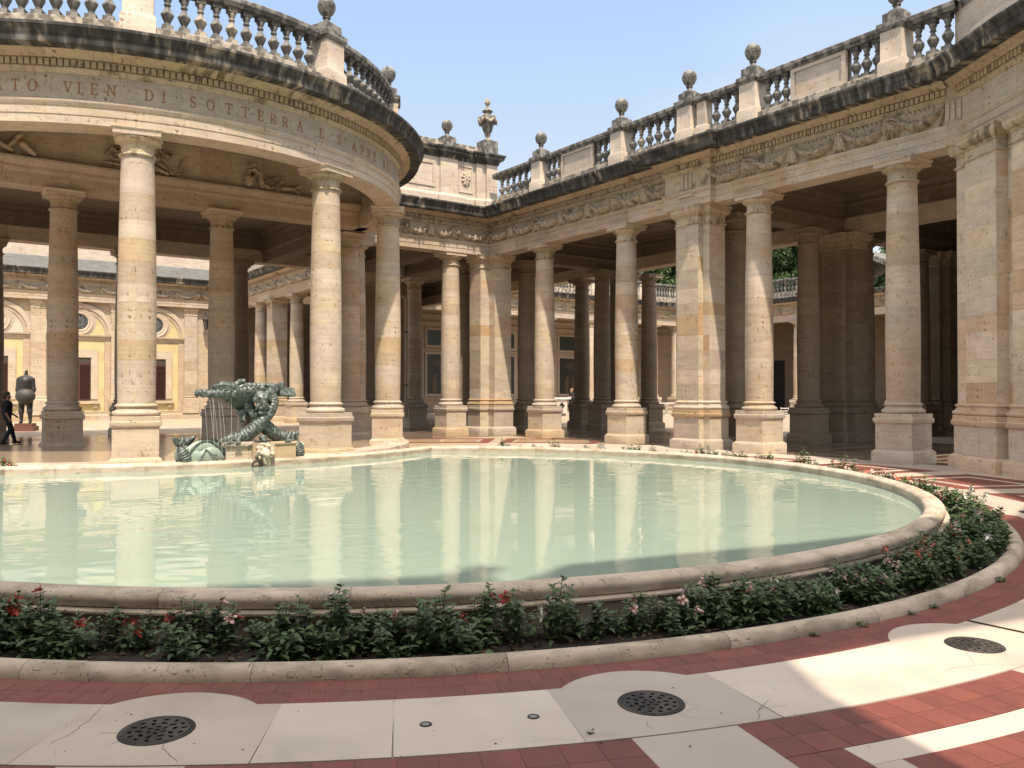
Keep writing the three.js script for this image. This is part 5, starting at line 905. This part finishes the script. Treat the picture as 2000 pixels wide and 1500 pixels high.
function makePlant(seed, h, spread, nst) {     // upright leafy stems
  const r = rngOf(seed), g = new THREE.Group(), leaves = [[], []], stems = [], tips = [];
  for (let s = 0; s < nst; s++) {
    const a = rr(0, 6.283, r), q = spread * Math.sqrt(r()), hh = h * rr(.42, 1, r), lx = Math.cos(a) * q, lz = Math.sin(a) * q, tx = lx * 1.2 + rr(-.04, .04, r), tz = lz * 1.2 + rr(-.04, .04, r);
    stems.push(tube([V(lx * .7, 0, lz * .7), V(lx, hh * .5, lz), V(tx, hh, tz)], t => .0045 - .002 * t, 4, 4));
    const n = Math.round(hh / .024); tips.push([tx, hh, tz]);
    for (let i = 1; i <= n; i++) {
      const t = i / n, px = lx * .7 + (tx - lx * .7) * t, pz = lz * .7 + (tz - lz * .7) * t, py = hh * t, b = i * 1.35 + rr(-.3, .3, r), top = t > .85 ? 1 - (t - .85) * 2.2 : 1;
      for (const e of [0, 3.1416]) { if (t < .35 && r() < .35) continue; const L = pick(LEAF, r).clone(), k = rr(.75, 1.15, r) * top * (t < .3 ? .8 : 1); L.scale(k, k, k); L.rotateX(rr(-.3, .3, r)); L.rotateZ(rr(.1, .5, r) + (t > .8 ? .7 * (t - .6) : 0)); L.rotateY(b + e); L.translate(px, py, pz); leaves[t < .62 ? 0 : 1].push(L); }
    }
  }
  for (let i = 0; i < nst * 7; i++) { const a = rr(0, 6.283, r), q = spread * 1.25 * Math.sqrt(r()), L = pick(LEAF, r).clone(), k = rr(.7, 1.1, r); L.scale(k, k, k); L.rotateZ(rr(-.2, .6, r)); L.rotateY(rr(0, 6.283, r)); L.translate(q * Math.cos(a), rr(.01, h * .42, r), q * Math.sin(a)); leaves[r() < .7 ? 0 : 1].push(L); }
  const mi = Math.floor(r() * 2);
  part('foliage', merge(leaves[0]), M.leaf[mi], g, true); part('foliage', merge(leaves[1]), M.leaf[3], g, true); part('stems', merge(stems), M.stem, g, true);
  g.userData.tips = tips; return g;
}
const PROTO = [[1, .42, .14, 8], [2, .34, .15, 9], [3, .28, .15, 10], [4, .38, .13, 6], [5, .22, .13, 9], [6, .32, .16, 10], [7, .18, .10, 6], [8, .27, .14, 9]].map(a => makePlant(a[0] * 91, a[1], a[2], a[3]));
const PLANTS = [];
function putPlant(a, r0, k, s, fl, r) {       // angle on the bed, radius, prototype, scale, flowers
  const [x, z] = pol(r0, a), o = PROTO[k].clone(); o.name = uniq('flowering_plant'); o.position.set(PO[0] + x, .03, PO[2] + z); o.rotation.y = rr(0, 6.28, r); o.scale.set(s, s * rr(.9, 1.1, r), s);
  const tips = PROTO[k].userData.tips; o.userData = { category: 'plant', a, fl, k, s }; shadows(o); scene.add(o);
  for (const f of fl) { const t = pick(tips, r), out = rr(.0, .05, r); addFlower(o, t[0] * 1.05, t[1] * rr(.75, 1.03, r) + .01, t[2] * 1.05, f, r); }
  PLANTS.push(o);
}
{
  const r = rngOf(4242);
  // front bed, left to right: [angle from, to, tall?, flower mix]
  const spec = [[124, 103, 1.0, 'rrrrr', .5], [101.2, 98.6, .98, 'rrr', .9], [97.2, 94.0, .82, 'rrr', .7], [91.6, 90.0, 1.0, 'pr', .5], [88.7, 88.2, .72, '', 0], [87.0, 85.2, 1.08, 'wwp', .6], [84.0, 81.4, .76, 'rp', .6], [80.4, 76.6, 1.08, 'rpc', .4], [75.2, 74.6, 1.0, 'w', .7], [73.2, 71.4, .9, 'rpp', .6], [70.2, 68.4, .78, 'ppp', .8], [67.2, 64.8, .92, 'pppw', .8], [63.6, 60.8, .88, 'wppw', .6], [60, 56, .82, 'wp', .35], [55.4, 50, .88, 'cp', .3], [49.4, 40, .92, 'cpc', .35], [39, 24, 1.0, 'pwc', .5], [23, 8, 1.0, 'cppw', .6], [7, -12, 1.0, 'ppcc', .6]];
  for (const [a0, a1, s, mix, p] of spec) {
    const n = Math.max(1, Math.round((a0 - a1) / (a0 > 71 ? 1.6 : 1.35)) + (a0 - a1 > .8 ? 1 : 0));
    for (let i = 0; i < n; i++) {
      const a = a0 - (n > 1 ? (i + rr(-.15, .15, r)) / (n - 1) : .5) * (a0 - a1), fl = []; if (mix && r() < p + .22) { const c = 1 + Math.floor(r() * 3.4); for (let k = 0; k < c; k++) fl.push(pick(mix.split(''), r)); }
      putPlant(a, rr(7.90, 8.03, r), pick(s > .9 ? [0, 3, 1, 3] : [1, 3, 5, 7], r), s * rr(.85, 1.05, r), fl, r);
      if (a < 70 || r() < .42) putPlant(a + rr(-.8, .8, r), rr(8.05, 8.18, r), pick([2, 4, 5, 7], r), rr(.8, 1.0, r), r() < .18 && mix ? [pick(mix.split(''), r)] : [], r);
    }
  }
  for (let a = -14; a > -80; a -= rr(1.2, 4.2, r)) putPlant(a, rr(7.95, 8.15, r), pick([0, 3, 0, 1, 5], r), rr(.85, 1.25, r), r() < .55 ? [pick(['c', 'w', 'r', 'p'], r)] : [], r);
  putPlant(196.6, 8.0, 1, 1.25, ['c', 'c', 'c', 'c', 'r'], r);
  // labels: by size, flowers and neighbours
  const col = { r: 'dark red', c: 'coral', p: 'pink', w: 'white' }, near = a => a > 108 ? 'left of the frame edge' : 0;
  const land = a => { for (const [q, t] of [[103, 'beyond the left frame edge'], [97.9, 'at the far left'], [93, 'left of the left drain'], [89.3, 'behind the left drain'], [84.8, 'right of the left drain'], [80.9, 'left of the floor lights'], [75.9, 'behind the floor lights'], [70.9, 'behind the middle drain'], [64.4, 'right of the middle drain'], [56, 'before the dark wall'], [49.8, 'behind the kerb weeds'], [39.5, 'inside the right bend'], [23.5, 'along the right bend'], [7.5, 'by the right wall end'], [-13, 'beside the red paving']]) if (a >= q) return t; return a > -45 ? 'behind the far right coping' : 'behind the far coping'; };
  const ord = ['first', 'second', 'third', 'fourth', 'fifth', 'sixth', 'seventh', 'eighth', 'ninth', 'tenth', 'eleventh', 'twelfth', 'thirteenth', 'fourteenth', 'fifteenth', 'sixteenth', 'seventeenth', 'eighteenth', 'nineteenth', 'twentieth'], count = {};
  PLANTS.sort((p, q) => q.userData.a - p.userData.a);
  for (const o of PLANTS) {
    const u = o.userData, kinds = [...new Set(u.fl)].slice(0, 2).map(f => col[f]).join(' and '), sz = PROTO[u.k].userData.tips.reduce((m, t) => Math.max(m, t[1]), 0) * u.s, what = `${sz > .36 ? 'tall' : sz > .25 ? 'mid-high' : 'low'} plant ${kinds ? 'with ' + kinds + ' flowers' : 'without flowers'} ${land(u.a)}`;
    const i = count[what] = (count[what] ?? -1) + 1; u._w = what; u._i = i;
  }
  for (const o of PLANTS) { const u = o.userData, many = count[u._w] > 0; o.userData = { label: u.a > 190 ? 'plant with coral flowers behind the coping at the far left edge' : many ? `${ord[Math.min(u._i, 19)]} from left: ${u._w}` : u._w, category: 'plant', group: 'flowering plants in the pool bed' }; }
}
// dry leaves on the soil, weeds along the kerb
{
  const r = rngOf(99), l = []; for (let i = 0; i < 900; i++) { const a = rr(5, 125, r), [x, z] = pol(rr(7.85, 8.28, r), a), g = pick(LEAF, r).clone(); g.scale(.55, .5, .55); g.rotateX(rr(-.5, .5, r)); g.rotateY(rr(0, 6.28, r)); g.translate(x, rr(.045, .06, r), z); l.push(g); }
  const m = part('fallen_leaves', merge(l), std({ color: lin(.10, .055, .03), roughness: .9, side: THREE.DoubleSide }), scene, true); m.position.set(...PO); m.userData.label = 'dry brown leaves scattered on the dark soil of the flower bed'; m.userData.category = 'fallen leaves';
  for (const [a, s, lab] of [[63.0, .5, 'flat weed at the foot of the kerb, left of the other kerb weeds'], [59.8, .75, 'small green weed at the kerb below the dark wall stretch'], [55.8, .55, 'tiny green weed at the kerb near the third drain cover'], [53.6, .7, 'bushy weed at the kerb just before the right bend'], [44.5, 1.0, 'largest weed at the foot of the kerb on the right bend']]) {
    const [x, z] = pol(8.485, a), t = thing('kerb_weed', lab, 'weed', [PO[0] + x, .004, PO[2] + z], 0, 'weeds along the kerb'), L = [];
    for (let i = 0; i < 46; i++) { const g = pick(LEAF, r).clone(), k = rr(.25, .5, r) * s; g.scale(k, k, k); g.rotateZ(rr(.0, 1.0, r)); g.rotateY(rr(0, 6.28, r)); g.translate(rr(-.05, .05, r) * s, rr(0, .035, r) * s, rr(-.035, .035, r) * s); L.push(g); }
    part('leaves', merge(L), M.leaf[3], t, true); part('root', lathe([[.0, 0], [.008, .004], [.003, .02]], 6), M.stem, t);
  }
  { const b = []; for (let i = 0; i < 130; i++) { const a = rr(40, 100, r), [x, z] = pol(rr(8.5, 10.4, r), a), g = r() < .35 ? pick(LEAF, r).clone() : new THREE.TetrahedronGeometry(.006), k = rr(.12, .3, r); if (g.index === null && g.attributes.position.count === 12) g.scale(rr(.3, .9, r), .4, rr(.3, .9, r)); else g.scale(k, k, k); g.rotateY(rr(0, 6.28, r)); g.translate(x, .0105, z); b.push(g); } const m = part('paving_litter', merge(b), std({ color: lin(.09, .06, .035), roughness: .9, side: THREE.DoubleSide }), scene, true); m.position.set(...PO); m.userData.label = 'scattered grit and bits of dry leaf on the foreground paving'; m.userData.category = 'litter'; }
  const [x, z] = pol(9.42, 76.6), t = thing('joint_weed', 'dry tuft of weed in the joint left of the middle drain slab', 'weed', [PO[0] + x, .008, PO[2] + z]); const L = []; for (let i = 0; i < 16; i++) { const g = pick(LEAF, r).clone(), k = rr(.2, .4, r); g.scale(k, k, k); g.rotateZ(rr(0, .6, r)); g.rotateY(rr(0, 6.28, r)); g.translate(rr(-.02, .02, r), 0, rr(-.03, .03, r)); L.push(g); } part('leaves', merge(L), M.stem, t, true);
}
// ================================================================ people, statue, furniture, lantern, drainpipe
function person(pos, turn, label, o) {
  const g = thing('person', label, 'person', pos, turn), s = o.h / 1.7;
  const C = [[0, 1.0, 0, 0, 1.32, .0, .135, .155], [-.12, 1.38, 0, .12, 1.38, 0, .065, .065], [0, 1.42, 0, 0, 1.52, .01, .055, .05], [-.08, .93, 0, .08, .93, 0, .115, .115], [0, 1.15, -.02, 0, 1.3, -.03, .12, .13]];
  const limb = (a, b, c, r0, r1, r2) => { C.push([...a, ...b, r0, r1], [...b, ...c, r1, r2]); };
  for (const [L, e] of [[o.legL, -1], [o.legR, 1]]) { limb([e * .09, .92, 0], L[0], L[1], .095, .062, .042); C.push([L[1][0], L[1][1] - .03, L[1][2], L[1][0] + .01 * e, L[1][1] - .045, L[1][2] + .14, .042, .03]); }
  for (const [L, e] of [[o.armL, -1], [o.armR, 1]]) limb([e * .19, 1.36, 0], L[0], L[1], .056, .043, .03);
  const bodyG = blobGeo(C, .022, .035); const b = part('body', bodyG, o.skin || M.skin, g);
  const H = [[0, 1.60, .01, 0, 1.66, 0, .082, .088], [0, 1.55, .05, 0, 1.54, .06, .05, .042], [0, 1.60, .1, 0, 1.585, .115, .016, .018], [-.085, 1.6, 0, -.09, 1.62, 0, .018, .02], [.085, 1.6, 0, .09, 1.62, 0, .018, .02]];
  part('head', blobGeo(H, .008, .02), o.skin || M.skin, b); for (const e of [-1, 1]) part('eye', new THREE.SphereGeometry(.011, 8, 6).translate(e * .032, 1.615, .088), M.black, b); part('mouth', bx(.04, .008, .01, 0, 1.55, .1), M.shutter, b);
  part('hair', blobGeo([[0, 1.66, -.03, 0, 1.69, .0, .098, .092], [0, 1.6, -.06, 0, 1.55, -.07, .08, .05], ...(o.bun ? [[0, 1.72, -.1, 0, 1.73, -.1, .06, .06]] : [])], .012, .02), o.hair || M.hair, b);
  for (const [L, e] of [[o.armL, -1], [o.armR, 1]]) { const h = L[1], el = L[0], d = V(h[0] - el[0], h[1] - el[1], h[2] - el[2]).normalize(), q = []; q.push([h[0], h[1], h[2], h[0] + d.x * .07, h[1] + d.y * .07, h[2] + d.z * .07, .03, .034]); for (let k = -2; k <= 2; k++) { const bl = k === -2 ? .035 : .075 - .006 * Math.abs(k), ox = k * .016; q.push([h[0] + d.x * .06 + ox, h[1] + d.y * .06, h[2] + d.z * .06, h[0] + d.x * (.08 + bl) + ox * 1.25, h[1] + d.y * (.08 + bl), h[2] + d.z * (.08 + bl) + .012, .0095, .008]); } part('hand', blobGeo(q, .006, .008), o.skin || M.skin, b); }
  // clothing over the body
  const D = C.slice(0, 5).map(c => [...c.slice(0, 6), c[6] + .014, c[7] + .014]); const K = C.slice(5, 11).map(c => [...c.slice(0, 6), c[6] + .012, c[7] + .014]);
  D.splice(2, 1); for (const [L, e] of [[o.armL, -1], [o.armR, 1]]) D.push([e * .19, 1.36, 0, ...L[0], .068, o.sleeve ? .056 : .066].map((v, i) => v)); 
  if (o.skirt) D.push([0, .95, 0, 0, .55, .02, .16, .2]);
  part('top', blobGeo(D, .022, .03), M.cloth, b); if (!o.skirt) part('trousers', blobGeo([...K.filter((c, i) => i !== 2 && i !== 5), [-.08, .93, 0, .08, .93, 0, .128, .128]], .022, .03), M.cloth, b);
  part('shoes', blobGeo([[o.legL[1][0], o.legL[1][1] - .03, o.legL[1][2] - .03, o.legL[1][0], o.legL[1][1] - .045, o.legL[1][2] + .15, .05, .036], [o.legR[1][0], o.legR[1][1] - .03, o.legR[1][2] - .03, o.legR[1][0], o.legR[1][1] - .045, o.legR[1][2] + .15, .05, .036]], .012, .02), M.black, b);
  g.scale.setScalar(s); return g;
}
{
  const p1 = cw(-16.6, -3.27); person([p1[0], .015, p1[2]], 2.2, 'person in dark clothes walking in the shade at the left edge', { h: 1.62, legL: [[-.10, .5, .10], [-.11, .085, -.12]], legR: [[.10, .5, .14], [.11, .085, .24]], armL: [[-.27, 1.1, -.08], [-.26, .86, .04]], armR: [[.27, 1.1, .06], [.24, .95, .26]], hair: M.darkwood, sleeve: true });
  const p2 = cw(20.0, -18.9); person([p2[0], .22, p2[2]], -1.0, 'woman in a black dress standing far off before a dark painted panel', { h: 1.72, legL: [[-.09, .5, .03], [-.10, .085, .0]], legR: [[.09, .5, .03], [.10, .085, .03]], armL: [[-.25, 1.12, -.02], [-.26, .88, .06]], armR: [[.24, 1.12, .1], [.12, 1.15, .3]], skirt: true, bun: true });
  const p3 = cw(-15.1, -13.8), S = thing('bronze_statue', 'headless dark bronze figure with a round belly on a low base at the left', 'statue', p3, CT - .35);
  part('plinth', merge([bbx(-.42, .42, 0, .22, -.42, .42), bbx(-.34, .34, .222, .34, -.34, .34)]), std({ color: lin(.16, .07, .05), roughness: .6, map: MARB }), S);
  part('figure', blobGeo([[0, 1.62, 0, 0, 2.15, 0, .22, .26], [-.16, 2.28, 0, .16, 2.28, 0, .12, .12], [0, 2.36, 0, .02, 2.6, 0, .075, .06], [-.27, 2.25, 0, -.31, 1.8, .03, .09, .075], [.27, 2.25, 0, .33, 1.8, .03, .09, .075], [-.31, 1.8, .03, -.27, 1.55, .08, .075, .055], [.33, 1.8, .03, .28, 1.55, .08, .075, .055], [-.15, 1.3, 0, -.16, .85, .03, .14, .10], [-.16, .85, .03, -.17, .45, -.02, .10, .065], [.15, 1.3, 0, .17, .85, .03, .14, .10], [.17, .85, .03, .18, .45, -.02, .10, .065], [-.17, .40, 0, -.18, .385, .15, .06, .045], [.18, .40, 0, .19, .385, .15, .06, .045], [0, 1.4, 0, 0, 1.45, 0, .25, .25]], .035, .06), M.bronzeDark, S);
  part('belly', new THREE.SphereGeometry(.40, 28, 20).scale(.98, .86, .75).translate(.02, 1.52, .12), std({ color: lin(.065, .06, .052), roughness: .6, metalness: .3, bumpMap: GREYT, bumpScale: .02 }), S);
  // cafe furniture in the gallery
  const chair = (x, z, turn, mat, lab) => { const p = cw(x, z), t = thing('cafe_chair', lab, 'chair', [p[0], .01, p[2]], turn); part('seat', bbx(-.21, .21, .44, .465, -.21, .21), mat, t); for (const [a, b] of [[-1, 1], [1, 1]]) part('leg', tube([V(a * .2, .44, b * .2), V(a * .22, .2, b * .22), V(a * .23, 0, b * .24)], q => .014, 8, 6), mat, t); for (const a of [-1, 1]) part('rear_leg', tube([V(a * .22, 0, -.24), V(a * .2, .45, -.2), V(a * .2, .9, -.27)], q => .014, 10, 6), mat, t); for (const y of [.58, .7, .84]) part('back_slat', bx(.4, .05, .012, 0, y, -.23 - (y - .5) * .08), mat, t); };
  chair(12.0, 4.0, .5, M.darkwood, 'dark slender cafe chair in the opening beside the big shaded pier'); chair(18.5, .6, 2.6, M.white, 'white cafe chair out in the sun beyond the dark chair');
  const tp = cw(28.2, -17.3), tb = thing('round_table', 'small white round table in front of the distant sunlit column', 'table', [tp[0], 0, tp[2]]); part('top', lathe([[0, .86], [.75, .86], [.78, .88], [.75, .9], [0, .9]], 24), M.white, tb); part('pedestal', lathe([[.3, 0], [.28, .05], [.12, .12], [.1, .6], [.25, .86]], 16), M.white, tb);
  const mp = cw(18.6, -18.6), mt = thing('marble_counter', 'white marble counter with a dark diamond ornament left of the far woman', 'counter', [mp[0], .22, mp[2]], CT); part('body', bbx(-.5, .5, 0, 1.0, -.3, .3), M.marbles[1], mt); part('top', bbx(-.75, .75, 1.002, 1.12, -.42, .42), M.white, mt); part('ornament', new THREE.CircleGeometry(.28, 4).translate(0, .52, .304), M.black, mt);
  const bp2 = cw(20.4, -17.8), bt = thing('stone_block', 'small sunlit pale stone post in front of the far woman', 'post', [bp2[0], 0, bp2[2]], CT); part('post', bbx(-.16, .16, 0, .9, -.16, .16), M.stones[1], bt); part('cap', bbx(-.2, .2, .902, 1.0, -.2, .2), M.stones[0], bt);
  // lantern
  const lp = cw(-3.75, -27.3, 5.75), l = thing('wall_lantern', 'dark iron lantern hanging on the pilaster of the yellow panelled building', 'lantern', lp, CT);
  part('frame', lathe([[.10, 0], [.12, .02], [.12, .05], [.2, .62], [.24, .64], [.24, .68], [.16, .82], [.07, .9], [.05, .98], [0, 1.0]], 6, .2), M.iron, l); part('glass', lathe([[.105, .06], [.19, .6]], 6, .2), M.white, l); part('bracket', tube([V(0, 1.0, 0), V(0, 1.12, -.05), V(0, 1.05, -.35)], t => .03, 14, 6), M.iron, l);
  const dp = cw(-.08, -7.0), d = thing('drainpipe', 'pale drainpipe with a curved top beside a shaded column near the inner corner', 'drainpipe', [dp[0], 0, dp[2]], CT); part('pipe', tube([V(-.1, .5, .1), V(-.1, 3, .1), V(-.1, 5.7, .1), V(-.1, 6.05, .1), V(-.22, 6.2, .1), V(-.55, 6.2, .1)], t => .075, 60, 12), M.stones[3], d); for (const y of [2, 4.5]) part('clip', lathe([[.08, y], [.095, y], [.095, y + .06], [.08, y + .06]], 14).translate(-.1, 0, .1), M.iron, d);
}
// ================================================================ trees on the rise beyond the east court; trees behind the viewer that filter the sun
const TL = (() => { const g = []; for (let k = 0; k < 3; k++) { const q = leafG(.42, .10, .4); q.rotateY(k * 2.1); q.rotateZ(.3 * k); g.push(q); } return merge(g); })();
function tree(pos, h, cr, label, seed, o = {}) {
  const r = rngOf(seed), t = thing('tree', label, 'tree', pos, rr(0, 6, r), o.group);
  part('trunk', tube([V(0, 0, 0), V(.1, h * .3, .1), V(0, h * .6, 0), V(.1, h * .85, .1)], q => .28 * (1 - .75 * q), 14, 8), M.darkwood, t);
  const limbs = [], cl = []; for (let i = 0; i < 26; i++) { const a = rr(0, 6.283, r), e = rr(.35, 1, r), q = cr * (1.1 - e * .55) * rr(.45, 1, r); cl.push([q * Math.cos(a), h * e, q * Math.sin(a), cr * rr(.22, .42, r)]); if (i < 10) limbs.push(tube([V(0, h * (e - .2), 0), V(q * .5 * Math.cos(a), h * (e - .1), q * .5 * Math.sin(a)), V(q * Math.cos(a), h * e, q * Math.sin(a))], k => .09 * (1 - .7 * k), 6, 5)); }
  part('limbs', merge(limbs), M.darkwood, t);
  const n = o.n || 3200, ms = [M.leaf[0], M.leaf[1]], per = [[], []]; const cm = new THREE.Matrix4();
  for (const k of [0, 1]) { const im = new THREE.InstancedMesh(TL, k ? M.leaf[3] : M.leaf[1], n); im.name = 'crown'; im.userData.kind = 'stuff'; im.castShadow = im.receiveShadow = true; for (let i = 0; i < n; i++) { const c = pick(cl, r), a = rr(0, 6.283, r), b = Math.acos(rr(-1, 1, r)), q = c[3] * Math.cbrt(rr(.2, 1, r)); const s = rr(.5, 1.1, r) * (o.ls || 1); cm.compose(V(c[0] + q * Math.sin(b) * Math.cos(a), c[1] + q * Math.cos(b) * .7, c[2] + q * Math.sin(b) * Math.sin(a)), new THREE.Quaternion().setFromEuler(new THREE.Euler(rr(0, 6, r), rr(0, 6, r), rr(0, 6, r))), V(s, s, s)); im.setMatrixAt(i, cm); } t.add(im); }
}
{
  const hill = new THREE.PlaneGeometry(220, 60, 40, 8), p = hill.attributes.position, nz = fbm(6, 6, 3, 33); for (let i = 0; i < p.count; i++) { const x = p.getX(i), y = p.getY(i); p.setZ(i, Math.max(0, (y + 30) * .55) + 3 * nz((x + 110) / 220, (y + 30) / 60) - 2); } hill.computeVertexNormals(); hill.rotateX(-Math.PI / 2);
  const hp = cw(44, -66), m = part('hill', hill, std({ color: lin(.05, .07, .03), roughness: 1 }), scene); m.position.set(hp[0], -.5, hp[2]); m.rotation.y = CT; m.userData.kind = 'structure';
  for (const [x, z, h, c, lab] of [[34, -34, 19, 6, 'dark green tree above the distant balustrade between the second column and the stepped pier'], [42, -34, 20, 6.5, 'broad tree behind the far balustrade, left of the fluted upper column'], [53, -20, 20, 7, 'dark tree seen beside the fluted upper column'], [54, -9, 22, 7, 'tree standing behind the distant pediment roof'], [50, -19.5, 19, 6, 'dark tree right behind the distant side balustrade'], [49, -23.5, 19, 6, 'dark tree left of the one right behind the side balustrade'], [47, -29, 21, 5.5, 'rounded dark tree filling the gap beside the shaded column behind the stepped pier'], [27, -38, 15, 5, 'tree far back over the distant colonnade roof'], [39, -44, 24, 8, 'tall tree farthest up the slope']]) tree(cw(x, z, 0), h, c, lab, Math.round(x * 13 - z), { n: 12000, ls: .95, group: 'trees beyond the east court' });
  tree([7.2, 0, 2.8], 15, 2.1, 'tree behind the curved colonnade, right of the viewer', 71, { n: 2500, ls: .8, group: 'trees behind the viewer' });
  tree([-6.5, 0, 7.5], 15, 4.2, 'tree behind the curved colonnade, left of the viewer', 73, { n: 3000, ls: .8, group: 'trees behind the viewer' });
}
scene.traverse(o => { if (o.isMesh) { o.castShadow = true; o.receiveShadow = true; } });
renderer.render(scene, camera);
